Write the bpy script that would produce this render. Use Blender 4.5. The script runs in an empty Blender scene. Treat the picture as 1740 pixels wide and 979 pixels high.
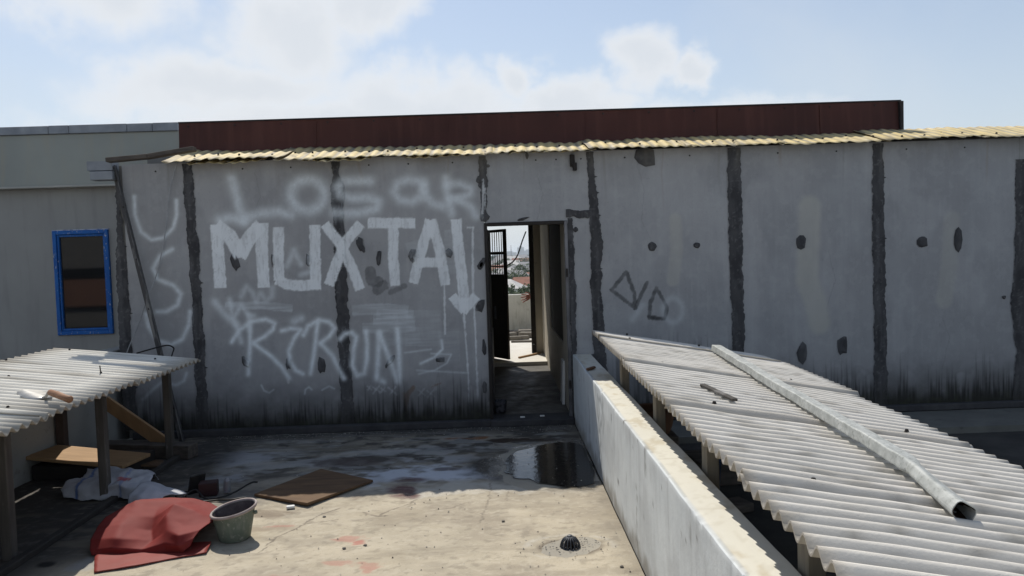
import bpy, bmesh, math, random
import numpy as np
from mathutils import Vector, Matrix
R = math.radians
SC = bpy.context.scene
COL = SC.collection
# ------------------------------------------------------------------ camera
cd = bpy.data.cameras.new('camera'); cam = bpy.data.objects.new('camera', cd); COL.objects.link(cam)
cd.sensor_fit = 'HORIZONTAL'; cd.sensor_width = 36.0; cd.lens = 26.48; cd.clip_start = 0.05; cd.clip_end = 30000
_r = Vector((0.99926662, -0.02091628, -0.03207375)); _u = Vector((0.03296463, 0.04373852, 0.99849901)); _f = Vector((0.01948202, 0.99882403, -0.04439594))
M = Matrix.Identity(4)
for i in range(3):
    M[i][0] = _r[i]; M[i][1] = _u[i]; M[i][2] = -_f[i]
M[0][3], M[1][3], M[2][3] = 0.0913, -6.3672, 1.4490
cam.matrix_world = M
SC.camera = cam
# ------------------------------------------------------------------ sun
SUN_DIR = Vector((-0.25, 0.725, 1.0)).normalized()          # towards the sun
ELEV = math.asin(SUN_DIR.z); AZ = math.atan2(SUN_DIR.x, SUN_DIR.y)
sd = bpy.data.lights.new('sun', 'SUN'); sd.energy = 4.9; sd.angle = R(0.53); sd.color = (1.0, 0.94, 0.84)
sun = bpy.data.objects.new('sun', sd); COL.objects.link(sun)
sun.rotation_euler = (-SUN_DIR).to_track_quat('-Z', 'Y').to_euler(); sun.location = (-3, 8, 14)
# ------------------------------------------------------------------ view
vs = SC.view_settings
vs.view_transform = 'Standard'; vs.look = 'None'; vs.exposure = 0.0; vs.gamma = 1.0; vs.use_curve_mapping = False
SC.cycles.use_denoising = True
SC.cycles.max_bounces = 8; SC.cycles.diffuse_bounces = 4; SC.cycles.glossy_bounces = 3; SC.cycles.volume_bounces = 0
SC.cycles.caustics_reflective = False; SC.cycles.caustics_refractive = False
# ------------------------------------------------------------------ world: hazy daylight sky with cumulus near the horizon
W = bpy.data.worlds.new('World'); SC.world = W; W.use_nodes = True
def world_sky():
    nt = W.node_tree; nt.nodes.clear(); N = nt.nodes; L = nt.links
    def mth(op, a, b=None, c=None, clamp=False):
        n = N.new('ShaderNodeMath'); n.operation = op; n.use_clamp = clamp
        for i, v in enumerate((a, b, c)):
            if v is None: continue
            if isinstance(v, (int, float)): n.inputs[i].default_value = v
            else: L.new(v, n.inputs[i])
        return n.outputs[0]
    def mixc(f, a, b):
        n = N.new('ShaderNodeMix'); n.data_type = 'RGBA'; n.clamp_factor = True
        if isinstance(f, (int, float)): n.inputs[0].default_value = f
        else: L.new(f, n.inputs[0])
        for i, v in ((6, a), (7, b)):
            if isinstance(v, tuple): n.inputs[i].default_value = (*v, 1)
            else: L.new(v, n.inputs[i])
        return n.outputs[2]
    def smooth(v, a, b):
        n = N.new('ShaderNodeMapRange'); n.interpolation_type = 'SMOOTHSTEP'
        L.new(v, n.inputs[0]); n.inputs[1].default_value = a; n.inputs[2].default_value = b
        return n.outputs[0]
    tc = N.new('ShaderNodeTexCoord'); d = tc.outputs['Generated']
    sep = N.new('ShaderNodeSeparateXYZ'); L.new(d, sep.inputs[0])
    def noise(scale, detail, rough=.55, vec=None):
        n = N.new('ShaderNodeTexNoise'); n.inputs['Scale'].default_value = scale; n.inputs['Detail'].default_value = detail
        n.inputs['Roughness'].default_value = rough; L.new(vec or d, n.inputs['Vector']); return n
    wn = noise(9.0, 6); ws = N.new('ShaderNodeSeparateColor'); L.new(wn.outputs['Color'], ws.inputs[0])
    az0 = mth('MULTIPLY', mth('ARCTAN2', sep.outputs[0], sep.outputs[1]), 57.2958)
    el0 = mth('MULTIPLY', mth('ARCSINE', sep.outputs[2]), 57.2958)
    az = mth('ADD', az0, mth('MULTIPLY', mth('SUBTRACT', ws.outputs[0], .5), 11.0))
    el = mth('ADD', el0, mth('MULTIPLY', mth('SUBTRACT', ws.outputs[1], .5), 8.0))
    fine = noise(30.0, 8, .6)
    blobs = [(-27, 18.5, 6.5, 4.6), (-14.5, 16.0, 6.2, 4.4), (-9.6, 18.2, 4.2, 4.4), (-19, 12, 11, 3.0), (2.3, 13.4, 3.2, 2.4), (11.6, 14.0, 4.0, 2.8),
             (7, 11.2, 6, 2.4), (15.5, 13.2, 3, 1.6), (-5, 10.8, 12, 3.4), (-8, 9.0, 26, 3.6), (14, 9.0, 12, 2.6), (-40, 14, 7, 4), (58, 16, 8, 4), (-60, 17, 9, 5), (78, 14, 9, 4), (-85, 15, 8, 4),
             (105, 17, 9, 4), (130, 14, 9, 4), (160, 18, 10, 5), (-112, 16, 9, 4), (-140, 14, 9, 4), (-168, 17, 9, 4)]
    fld = None
    for a, e, rx, ry in blobs:
        q = mth('ADD', mth('POWER', mth('ABSOLUTE', mth('DIVIDE', mth('SUBTRACT', az, a), rx)), 2.0), mth('POWER', mth('ABSOLUTE', mth('DIVIDE', mth('SUBTRACT', el, e), ry)), 2.0))
        v = mth('SUBTRACT', 1.0, mth('SQRT', q))
        fld = v if fld is None else mth('MAXIMUM', fld, v)
    fld = mth('ADD', fld, mth('MULTIPLY', mth('SUBTRACT', fine.outputs[0], .5), .55))
    cloud = smooth(fld, -.10, .60)
    veil = mth('MULTIPLY', smooth(noise(2.6, 5).outputs[0], .42, .75), smooth(el0, 4, 12))
    haze = mth('POWER', 2.718, mth('MULTIPLY', mth('MAXIMUM', el0, 0.0), -1.0 / 16.0))
    sky = N.new('ShaderNodeTexSky'); sky.sky_type = 'NISHITA'; sky.sun_disc = False
    sky.sun_elevation = ELEV; sky.sun_rotation = AZ; sky.altitude = 30; sky.air_density = 1.0; sky.dust_density = .7; sky.ozone_density = 1.0
    c = sky.outputs[0]
    K = lambda *v: tuple(x / SKY for x in v)
    c = mixc(mth('MULTIPLY', haze, .97), c, K(.66, .715, .77))
    c = mixc(mth('MULTIPLY', veil, .5), c, K(.68, .74, .80))
    cc = mixc(smooth(fld, .15, .9), K(.86, .88, .905), K(.74, .775, .82))
    c = mixc(mth('MULTIPLY', cloud, .9), c, cc)
    bg = N.new('ShaderNodeBackground'); bg.inputs[1].default_value = SKY; L.new(c, bg.inputs[0])
    out = N.new('ShaderNodeOutputWorld'); L.new(bg.outputs[0], out.inputs[0])
SKY = 0.12      # sky texture strength
world_sky()
W.cycles.sampling_method = 'NONE'
# ------------------------------------------------------------------ helpers
def tag(o, label=None, cat=None, group=None, kind=None):
    if label: o['label'] = label
    if cat: o['category'] = cat
    if group: o['group'] = group
    if kind: o['kind'] = kind
    return o
def empty(name, loc, label, cat, group=None):
    o = bpy.data.objects.new(name, None); COL.objects.link(o); o.location = loc; o.empty_display_size = .1
    return tag(o, label, cat, group)
def mesh_obj(name, verts, faces, mat, parent=None, smooth=False, **kw):
    me = bpy.data.meshes.new(name); me.from_pydata([tuple(v) for v in verts], [], faces); me.validate(); me.update()
    return link(name, me, mat, parent, smooth, **kw)
def link(name, me, mat, parent=None, smooth=False, **kw):
    if mat is not None and not me.materials: me.materials.append(mat)
    if smooth: me.polygons.foreach_set('use_smooth', [True] * len(me.polygons))
    o = bpy.data.objects.new(name, me); COL.objects.link(o)
    if parent is not None:
        o.parent = parent; o.matrix_parent_inverse = Matrix.Translation(-parent.location)
    return tag(o, **kw)
class MB:
    """collects pieces of ONE part"""
    def __init__(s): s.v = []; s.f = []
    def add(s, v, f):
        n = len(s.v); s.v += [tuple(p) for p in v]; s.f += [tuple(i + n for i in q) for q in f]; return s
    def box(s, lo, hi, mat=None):
        x0, y0, z0 = lo; x1, y1, z1 = hi
        v = [Vector(p) for p in ((x0, y0, z0), (x1, y0, z0), (x1, y1, z0), (x0, y1, z0), (x0, y0, z1), (x1, y0, z1), (x1, y1, z1), (x0, y1, z1))]
        if mat is not None: v = [mat @ p for p in v]
        return s.add(v, [(0, 3, 2, 1), (4, 5, 6, 7), (0, 1, 5, 4), (1, 2, 6, 5), (2, 3, 7, 6), (3, 0, 4, 7)])
    def bar(s, a, b, w, h, up=(0, 0, 1)):
        a = Vector(a); b = Vector(b); d = (b - a).normalized(); u = Vector(up)
        sd_ = d.cross(u).normalized(); u2 = sd_.cross(d).normalized()
        v = []
        for p in (a, b):
            for i, j in ((-1, -1), (1, -1), (1, 1), (-1, 1)): v.append(p + sd_ * (i * w / 2) + u2 * (j * h / 2))
        return s.add(v, [(0, 1, 2, 3), (7, 6, 5, 4), (0, 4, 5, 1), (1, 5, 6, 2), (2, 6, 7, 3), (3, 7, 4, 0)])
    def tube(s, pts, r, n=8, cap=True):
        pts = [Vector(p) for p in pts]; rs = r if isinstance(r, (list, tuple)) else [r] * len(pts)
        base = len(s.v); prev = None
        for i, p in enumerate(pts):
            t = (pts[min(i + 1, len(pts) - 1)] - pts[max(i - 1, 0)]).normalized()
            a = prev if prev is not None else (Vector((0, 0, 1)) if abs(t.z) < .9 else Vector((1, 0, 0)))
            x = (a - t * a.dot(t)).normalized(); y = t.cross(x); prev = x
            for k in range(n):
                q = 2 * math.pi * k / n; s.v.append(tuple(p + (x * math.cos(q) + y * math.sin(q)) * rs[i]))
        for i in range(len(pts) - 1):
            for k in range(n):
                k2 = (k + 1) % n
                s.f.append((base + i * n + k, base + i * n + k2, base + (i + 1) * n + k2, base + (i + 1) * n + k))
        if cap:
            s.f.append(tuple(base + k for k in reversed(range(n)))); s.f.append(tuple(base + (len(pts) - 1) * n + k for k in range(n)))
        return s
    def lathe(s, prof, c=(0, 0, 0), n=24, close=False):
        base = len(s.v)
        for r_, z_ in prof:
            for k in range(n):
                q = 2 * math.pi * k / n; s.v.append((c[0] + r_ * math.cos(q), c[1] + r_ * math.sin(q), c[2] + z_))
        m = len(prof)
        for i in range(m - 1 if not close else m):
            for k in range(n):
                k2 = (k + 1) % n; j = (i + 1) % m
                s.f.append((base + i * n + k, base + i * n + k2, base + j * n + k2, base + j * n + k))
        return s
    def build(s, name, mat, parent=None, smooth=False, bevel=0.0, seg=1, **kw):
        o = mesh_obj(name, s.v, s.f, mat, parent, smooth, **kw)
        if bevel: bev(o, bevel, seg)
        return o
def bev(o, w, seg=1):
    m = o.modifiers.new('bevel', 'BEVEL'); m.width = w; m.segments = seg; m.limit_method = 'ANGLE'; m.angle_limit = R(35)
def displace(o, amp, freq, seed=0, axis=None):
    """real unevenness: push vertices by smooth 3-D noise"""
    from mathutils import noise as mn
    for v in o.data.vertices:
        p = v.co * freq + Vector((seed * 7.3, seed * 3.1, 0)); d = mn.noise_vector(p) * amp
        if axis is not None: d = Vector(axis) * d.x
        v.co += d
# numpy value noise -------------------------------------------------------
_tab = np.random.RandomState(7).rand(8, 256, 256)
def vn(x, y, seed=0):
    t = _tab[seed % 8]; x = np.asarray(x, float) + seed * 13.7; y = np.asarray(y, float) + seed * 5.3
    xi = np.floor(x).astype(int); yi = np.floor(y).astype(int); fx = x - xi; fy = y - yi
    fx = fx * fx * (3 - 2 * fx); fy = fy * fy * (3 - 2 * fy)
    a = t[xi & 255, yi & 255]; b = t[(xi + 1) & 255, yi & 255]; c = t[xi & 255, (yi + 1) & 255]; d = t[(xi + 1) & 255, (yi + 1) & 255]
    return (a * (1 - fx) + b * fx) * (1 - fy) + (c * (1 - fx) + d * fx) * fy
def fbm(x, y, seed=0, oct=5, g=.55):
    x = np.asarray(x, float); y = np.asarray(y, float); s = 0; a = 1; n = 0
    for i in range(oct):
        s = s + a * vn(x * 2 ** i, y * 2 ** i, seed + i); n += a; a *= g
    return s / n
def sst(v, a, b):
    t = np.clip((v - a) / (b - a), 0, 1); return t * t * (3 - 2 * t)
def set_paint(me, rgba, name='paint'):
    at = me.attributes.new(name, 'FLOAT_COLOR', 'POINT'); at.data.foreach_set('color', np.ascontiguousarray(rgba, dtype=np.float32).ravel())
# ------------------------------------------------------------------ materials
MATS = {}
def nodes_of(name):
    m = bpy.data.materials.new(name); m.use_nodes = True; nt = m.node_tree; nt.nodes.clear()
    o = nt.nodes.new('ShaderNodeOutputMaterial'); b = nt.nodes.new('ShaderNodeBsdfPrincipled'); nt.links.new(b.outputs[0], o.inputs[0])
    return m, nt, b
def surf(name, c1, c2=None, scale=6.0, rough=.8, metal=0.0, detail=6, contrast=(.35, .65), bump=.0, bscale=None, spots=None, stretch=(1, 1, 1),
         paint=None, wet=None, spec=.22, streak=None, trans=None, coord='Object', rough2=None):
    """procedural surface: two-tone noise, optional darker speckles, stretched grain, painted attribute on top, bump"""
    if name in MATS: return MATS[name]
    m, nt, b = nodes_of(name); N = nt.nodes; L = nt.links
    tc = N.new('ShaderNodeTexCoord'); mp = N.new('ShaderNodeMapping'); L.new(tc.outputs[coord], mp.inputs[0]); mp.inputs['Scale'].default_value = stretch
    def noise(s, d=6, r=.6):
        n = N.new('ShaderNodeTexNoise'); n.inputs['Scale'].default_value = s; n.inputs['Detail'].default_value = d; n.inputs['Roughness'].default_value = r
        L.new(mp.outputs[0], n.inputs['Vector']); return n.outputs[0]
    def rng(v, a, c, lo=0., hi=1.):
        n = N.new('ShaderNodeMapRange'); L.new(v, n.inputs[0]); n.inputs[1].default_value = a; n.inputs[2].default_value = c
        n.inputs[3].default_value = lo; n.inputs[4].default_value = hi; return n.outputs[0]
    def mix(f, a, c):
        n = N.new('ShaderNodeMix'); n.data_type = 'RGBA'
        if isinstance(f, float): n.inputs[0].default_value = f
        else: L.new(f, n.inputs[0])
        for i, v in ((6, a), (7, c)):
            if isinstance(v, tuple): n.inputs[i].default_value = (*v, 1)
            else: L.new(v, n.inputs[i])
        return n.outputs[2]
    if c2 is None: c2 = tuple(x * .8 for x in c1)
    col = mix(rng(noise(scale, detail), *contrast), c1, c2)
    if spots:
        sc, thr, cs, amt = spots
        col = mix(rng(noise(sc, 4, .7), thr, thr + .08, 0, amt), col, cs)
    if streak:
        sc, st, cs, amt = streak
        mp2 = N.new('ShaderNodeMapping'); L.new(tc.outputs[coord], mp2.inputs[0]); mp2.inputs['Scale'].default_value = st
        n = N.new('ShaderNodeTexNoise'); n.inputs['Scale'].default_value = sc; n.inputs['Detail'].default_value = 5; L.new(mp2.outputs[0], n.inputs['Vector'])
        col = mix(rng(n.outputs[0], .5, .72, 0, amt), col, cs)
    rv = None
    if paint:
        a = N.new('ShaderNodeAttribute'); a.attribute_name = paint; col = mix(a.outputs['Alpha'], col, a.outputs['Color'])
    L.new(col, b.inputs['Base Color'])
    b.inputs['Metallic'].default_value = metal; b.inputs['Specular IOR Level'].default_value = spec
    if rough2 is not None: L.new(rng(noise(scale * 1.7, 5), .35, .65, rough, rough2), b.inputs['Roughness'])
    else: b.inputs['Roughness'].default_value = rough
    if wet:
        w_ = N.new('ShaderNodeAttribute'); w_.attribute_name = wet; L.new(rng(w_.outputs['Fac'], 0, 1, rough, .16), b.inputs['Roughness']); L.new(rng(w_.outputs['Fac'], 0, 1, spec, .55), b.inputs['Specular IOR Level'])
    if bump:
        bp = N.new('ShaderNodeBump'); bp.inputs['Strength'].default_value = 1.0; bp.inputs['Distance'].default_value = bump
        L.new(noise(bscale or scale * 5, 8, .65), bp.inputs['Height']); L.new(bp.outputs[0], b.inputs['Normal'])
    MATS[name] = m; return m
def S(name, *a, **k): return surf(name, *a, **k)
M_board = S('cement_board', (.345, .350, .358), (.285, .289, .298), 2.4, .85, bump=.0012, bscale=70, paint='paint', spots=(85, .64, (.25, .25, .255), .3), streak=(3.0, (7, 1, .35), (.41, .415, .42), .3))
M_seal = S('sealant_grey', (.044, .044, .048), (.072, .071, .074), 14, .75, bump=.003, bscale=55, stretch=(1, 1, .35), spots=(60, .64, (.12, .12, .12), .35), paint='paint')
M_core = S('block_core', (.20, .19, .18), (.15, .15, .145), 5, .9)
M_deck = S('deck_concrete', (.43, .378, .288), (.34, .30, .23), 2.2, .85, bump=.0028, bscale=55, paint='paint', wet='wet', spots=(75, .60, (.20, .175, .135), .6), streak=(5, (1, 1.6, 1), (.45, .40, .31), .45))
M_slab = S('slab_concrete', (.36, .33, .27), (.28, .26, .22), 1.4, .9)
M_dark = S('bitumen_shadow_floor', (.030, .029, .027), (.055, .052, .047), 3, .85, bump=.003, bscale=30, spots=(20, .66, (.12, .11, .10), .5))  # bitumen black, with the wall's shadow put into the colour
M_plast = S('parapet_plaster', (.63, .66, .665), (.54, .57, .58), 3.2, .8, bump=.0012, bscale=45, paint='paint', spots=(34, .66, (.36, .36, .34), .4), streak=(4, (6, 6, .8), (.40, .41, .41), .35))
M_asb = S('asbestos_sheet', (.66, .63, .575), (.57, .545, .495), 3.5, .85, bump=.0012, bscale=110, paint='paint', spots=(90, .64, (.40, .37, .31), .5), streak=(2.5, (.5, 5, 1), (.50, .47, .42), .3))
M_asb2 = S('asbestos_sheet_clean', (.66, .64, .58), (.57, .55, .50), 3.5, .85, bump=.001, bscale=110, paint='paint', spots=(50, .66, (.40, .36, .28), .5))
M_yel = S('yellowed_sheet', (.68, .54, .25), (.54, .43, .21), 7, .7, spots=(40, .60, (.27, .20, .12), .65), paint='paint')
M_brown = S('brown_fascia', (.078, .027, .021), (.052, .019, .016), 1.3, .6, spec=.2, streak=(3, (5, 1, .4), (.11, .045, .035), .5), spots=(45, .64, (.05, .02, .017), .5))
M_brown2 = S('fascia_lip', (.025, .02, .02), (.018, .016, .017), 4, .5)
M_wood = S('grey_timber', (.22, .19, .145), (.14, .12, .095), 6, .85, stretch=(4, 4, .5), bump=.001, bscale=30)
M_woodb = S('brown_board', (.15, .092, .05), (.095, .058, .035), 4, .8, stretch=(1, 4, 1), bump=.0006, bscale=40)
M_pine = S('pine_board', (.37, .235, .125), (.28, .175, .09), 5, .75, stretch=(1, 6, 1), bump=.0005, bscale=40)
M_plankdk = S('weathered_plank', (.115, .10, .085), (.06, .05, .045), 5, .9, stretch=(1, 6, 6), bump=.001)
M_steel = S('dark_steel', (.075, .072, .072), (.045, .043, .045), 9, .55, metal=.4, spots=(14, .6, (.16, .15, .14), .6))
M_blacks = S('black_iron', (.018, .016, .016), (.028, .023, .02), 12, .6)
M_galv = S('galvanised', (.42, .435, .425), (.29, .305, .295), 22, .6, metal=.12, spots=(70, .55, (.20, .21, .20), .7), stretch=(1, 1, 1), rough2=.75, bump=.0012, bscale=80)
M_galv2 = S('zinc_flashing', (.30, .32, .345), (.22, .235, .26), 6, .5, metal=.5, rough2=.65)
M_blue = S('blue_frame_paint', (.022, .14, .44), (.016, .10, .35), 8, .45, spots=(48, .60, (.50, .52, .55), .9), stretch=(1, 1, .5))
M_glass = S('window_glass', (.014, .015, .017), (.010, .011, .012), 2, .03, spec=.8)
M_lwall = S('left_building_paint', (.34, .335, .315), (.30, .295, .28), 1.5, .8, streak=(3, (4, 1, .5), (.22, .215, .205), .4))
M_lbeam = S('left_beam_paint', (.33, .345, .315), (.28, .295, .275), 1.2, .8, streak=(5, (3, 1, .4), (.37, .33, .25), .35))
M_inwall = S('corridor_plaster', (.50, .46, .38), (.42, .385, .32), 3, .75, spots=(8, .62, (.22, .18, .13), .6))
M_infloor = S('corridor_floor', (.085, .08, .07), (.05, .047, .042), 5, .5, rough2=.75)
M_tile = S('pale_floor_tile', (.62, .60, .55), (.54, .52, .47), 4, .5, spots=(15, .62, (.34, .30, .25), .6))
M_red = S('red_tarp', (.190, .022, .019), (.150, .018, .016), 3, .72, bump=.0012, bscale=9, spots=(40, .66, (.27, .055, .045), .4))
M_bucket = S('bucket_plastic', (.155, .18, .145), (.115, .14, .115), 6, .65, spots=(38, .58, (.30, .30, .27), .8), streak=(22, (3, 3, .7), (.22, .23, .21), .5))
M_bin = S('bucket_inside', (.05, .035, .038), (.13, .11, .105), 9, .8, spots=(18, .6, (.22, .19, .18), .7))
M_rim = S('bucket_rim', (.27, .21, .20), (.38, .34, .32), 14, .7)
M_sack = S('woven_sack', (.46, .47, .50), (.40, .41, .45), 20, .6, bump=.0006, bscale=220, paint='paint')
M_rubber = S('black_rubber', (.016, .016, .017), (.025, .025, .025), 20, .55)
M_cable = S('brown_cable', (.12, .095, .075), (.09, .07, .055), 20, .7)
M_cablew = S('pale_cable', (.35, .36, .37), (.26, .27, .28), 20, .6)
M_white = S('white_paint_bits', (.72, .72, .70), (.62, .62, .60), 12, .7)
M_trowel = S('trowel_steel', (.40, .395, .38), (.30, .295, .28), 16, .5, metal=.5, spots=(26, .6, (.50, .49, .46), .6))
M_tgrip = S('trowel_grip', (.30, .165, .095), (.22, .115, .065), 8, .6, stretch=(1, 6, 1))
M_drain = S('drain_iron', (.035, .038, .045), (.10, .105, .115), 12, .5, metal=.5)
M_brick = S('brick_shard', (.16, .085, .05), (.11, .06, .04), 14, .9)
M_hose = S('blue_hose', (.03, .06, .13), (.025, .05, .10), 9, .4)
M_skin = S('skin', (.50, .215, .165), (.44, .18, .135), 8, .5)
M_shirt = S('dark_shirt', (.06, .065, .08), (.05, .05, .06), 8, .9)
M_trous = S('dark_trousers', (.035, .035, .04), (.03, .03, .03), 8, .9)
M_hair = S('black_hair', (.012, .011, .010), (.02, .018, .016), 30, .6)
M_rubble = S('rubble', (.20, .185, .16), (.12, .11, .10), 12, .9, bump=.002)
def water_mat():
    m, nt, b = nodes_of('puddle_water'); b.inputs['Base Color'].default_value = (.022, .019, .016, 1); b.inputs['Roughness'].default_value = .10
    b.inputs['IOR'].default_value = 1.33; b.inputs['Specular IOR Level'].default_value = .6
    n = nt.nodes.new('ShaderNodeTexNoise'); n.inputs['Scale'].default_value = 16; n.inputs['Detail'].default_value = 3
    tc = nt.nodes.new('ShaderNodeTexCoord'); nt.links.new(tc.outputs['Object'], n.inputs['Vector'])
    bp = nt.nodes.new('ShaderNodeBump'); bp.inputs['Distance'].default_value = .0010; nt.links.new(n.outputs[0], bp.inputs['Height']); nt.links.new(bp.outputs[0], b.inputs['Normal'])
    return m
M_water = water_mat()
HAZE = True
# ================================================================== THE SETTING
# roof deck: one big slab, and the screed that is seen
MB().box((-14, -16, -.35), (.70, -.001, -.006)).build('roof_deck', M_slab, kind='structure')
MB().box((-14, -16, -.35), (-4.6, 6, -.006)).build('roof_deck', M_slab, kind='structure')
def seg_dist(x, y, pl, butt=False):
    nseg_ = len(pl) - 1; d = np.full(x.shape, 1e9); s = np.zeros(x.shape); acc = 0
    for k_, ((ax, ay), (bx, by)) in enumerate(zip(pl[:-1], pl[1:])):
        vx, vy = bx - ax, by - ay; l2 = vx * vx + vy * vy + 1e-12; t0 = ((x - ax) * vx + (y - ay) * vy) / l2; t = np.clip(t0, 0, 1)
        q = np.hypot(x - ax - t * vx, y - ay - t * vy)
        if butt:   # square brush ends
            ln = math.sqrt(l2); pr_ = np.hypot(x - ax - t0 * vx, y - ay - t0 * vy)
            if k_ == 0: q = np.where(t0 < 0, np.maximum(pr_, -t0 * ln * 3.0), q)
            if k_ == nseg_ - 1: q = np.where(t0 > 1, np.maximum(pr_, (t0 - 1) * ln * 3.0), q)
        s = np.where(q < d, acc + t * math.sqrt(l2), s); d = np.minimum(d, q); acc += math.sqrt(l2)
    return d, s
class Paint:
    def __init__(s, n): s.c = np.zeros((n, 3)); s.a = np.zeros(n)
    def over(s, m, col):
        m = np.clip(m, 0, 1); s.c = s.c * (1 - m[:, None]) + np.array(col) * m[:, None]; s.a = s.a * (1 - m) + m
    def rgba(s): return np.concatenate([s.c / np.maximum(s.a, 1e-4)[:, None], s.a[:, None]], 1)
PUD = [(0.10, -1.28), (0.11, -1.05), (0.20, -0.86), (0.34, -0.75), (0.525, -0.665), (0.690, -0.691), (0.700, -1.033), (0.697, -1.444), (0.655, -1.70), (0.558, -1.775), (0.415, -1.744), (0.311, -1.654), (0.265, -1.584), (0.18, -1.53), (0.12, -1.42)]
def floor_paint(x, y):
    P = Paint(len(x)); f1 = fbm(x * 2.2, y * 3.4, 1); f2 = fbm(x * 7, y * 9, 2); f3 = fbm(x * 20, y * 26, 3); f4 = fbm(x * 1.1, y * 1.3, 4)
    def blob(cx, cy, rx, ry, col, amt, soft=.5, jit=.9, f=None):
        q = np.sqrt(((x - cx) / rx) ** 2 + ((y - cy) / ry) ** 2) + ((f if f is not None else f2) - .5) * jit * 2
        P.over(amt * (1 - sst(q, 1 - soft, 1 + soft * .3)), col)
    P.over(.45 * sst(f1, .46, .64), (.245, .21, .165)); P.over(.28 * sst(f2, .52, .68), (.44, .395, .31))
    P.over(.40 * sst(fbm(x * 34, y * 44, 6, 3), .58, .70), (.46, .415, .33)); P.over(.35 * sst(fbm(x * 3.3, y * 12, 7, 4), .55, .68), (.21, .18, .14))
    P.over(.45 * sst(f3, .58, .70), (.19, .165, .13))
    # darker towards the panel wall, mottled over the back half
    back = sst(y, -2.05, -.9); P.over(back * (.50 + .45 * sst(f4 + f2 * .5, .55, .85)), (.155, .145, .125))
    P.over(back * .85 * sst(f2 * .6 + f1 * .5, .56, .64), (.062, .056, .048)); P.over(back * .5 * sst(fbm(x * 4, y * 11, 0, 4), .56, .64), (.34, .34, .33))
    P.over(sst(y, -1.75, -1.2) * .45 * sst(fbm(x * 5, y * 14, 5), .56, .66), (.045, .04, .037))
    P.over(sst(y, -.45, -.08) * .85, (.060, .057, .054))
    blob(-.30, -1.40, .66, .20, (.52, .55, .60), .85); blob(-.75, -1.45, .30, .15, (.44, .46, .49), .75); blob(-1.9, -.78, .4, .2, (.36, .37, .39), .65); blob(-.2, -1.68, .6, .16, (.46, .44, .39), .75); blob(-1.35, -1.0, .5, .13, (.34, .34, .33), .6, jit=1.3); blob(-.55, -.75, .6, .12, (.33, .33, .32), .6, jit=1.3); blob(-.1, -1.0, .4, .1, (.36, .37, .38), .6, jit=1.3); blob(-1.9, -1.35, .3, .16, (.30, .31, .33), .6, jit=1.2)
    blob(-.54, -1.68, .12, .17, (.10, .045, .045), .9); blob(-.52, -1.50, .17, .07, (.085, .045, .042), .85); blob(-1.0, -1.0, .26, .14, (.075, .058, .052), .8)
    blob(-.95, -1.78, .16, .09, (.12, .055, .05), .8); blob(-.28, -1.28, .11, .05, (.08, .06, .055), .8); blob(-1.25, -.62, .3, .1, (.07, .065, .06), .8)
    blob(-.18, -.43, .16, .06, (.20, .085, .035), .9, jit=1.4); blob(.12, -.53, .2, .06, (.035, .022, .016), .95, jit=1.3); blob(.42, -.56, .24, .05, (.045, .03, .02), .9, jit=1.3); blob(-.05, -1.2, .05, .22, (.03, .026, .022), .95, jit=.8)
    blob(.08, -1.22, .28, .44, (.055, .050, .043), .92, jit=.55)
    # wet rim of the puddle
    d, _ = seg_dist(x, y, PUD + PUD[:1]); P.over((1 - sst(d, .0, .10 + .10 * f2)) * .85, (.085, .078, .068))
    # tar-black soot under the left shelter and by the tarp
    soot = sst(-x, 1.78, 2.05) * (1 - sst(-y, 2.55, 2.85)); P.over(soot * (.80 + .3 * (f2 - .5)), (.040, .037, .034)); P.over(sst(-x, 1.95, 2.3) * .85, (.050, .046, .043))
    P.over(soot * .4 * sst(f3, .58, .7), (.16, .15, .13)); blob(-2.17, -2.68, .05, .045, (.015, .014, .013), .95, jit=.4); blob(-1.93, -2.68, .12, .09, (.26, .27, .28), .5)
    blob(-1.62, -1.75, .34, .2, (.11, .105, .10), .7); blob(-1.28, -2.06, .16, .07, (.17, .135, .10), .75); blob(-1.2, -2.3, .13, .04, (.24, .19, .14), .6)
    # red primer splashes
    for cx, cy, rx, ry, a in [(-.73, -2.50, .075, .045, .55), (-.665, -2.55, .035, .04, .8), (-.745, -2.79, .075, .04, .62), (-.555, -2.86, .062, .06, .62), (-1.13, -2.27, .1, .015, .45), (-1.0, -2.95, .1, .03, .3)]:
        blob(cx, cy, rx, ry, (.36, .105, .085), a * .8, jit=1.2, f=f3)
    # silt bowl round the drain
    q = np.hypot((x - .41) / .185, (y + 2.70) / .13) + (f2 - .5) * .35; P.over(.85 * (1 - sst(q, .72, 1.02)), (.135, .112, .085)); P.over(.55 * (1 - sst(np.hypot((x - .41) / .10, (y + 2.70) / .085), .7, 1.05)), (.06, .05, .042))
    P.over(.5 * (1 - sst(np.abs(q - 1.18), .02, .16)) * sst(f2, .42, .6), (.48, .46, .41))
    # dirt along the foot of the parapet
    P.over((1 - sst(.715 - x, .0, .13 + .12 * f2)) * .55, (.17, .15, .12)); P.over(.25 * sst(fbm(x * 2, y * 5, 6), .55, .7), (.31, .265, .19))
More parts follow.
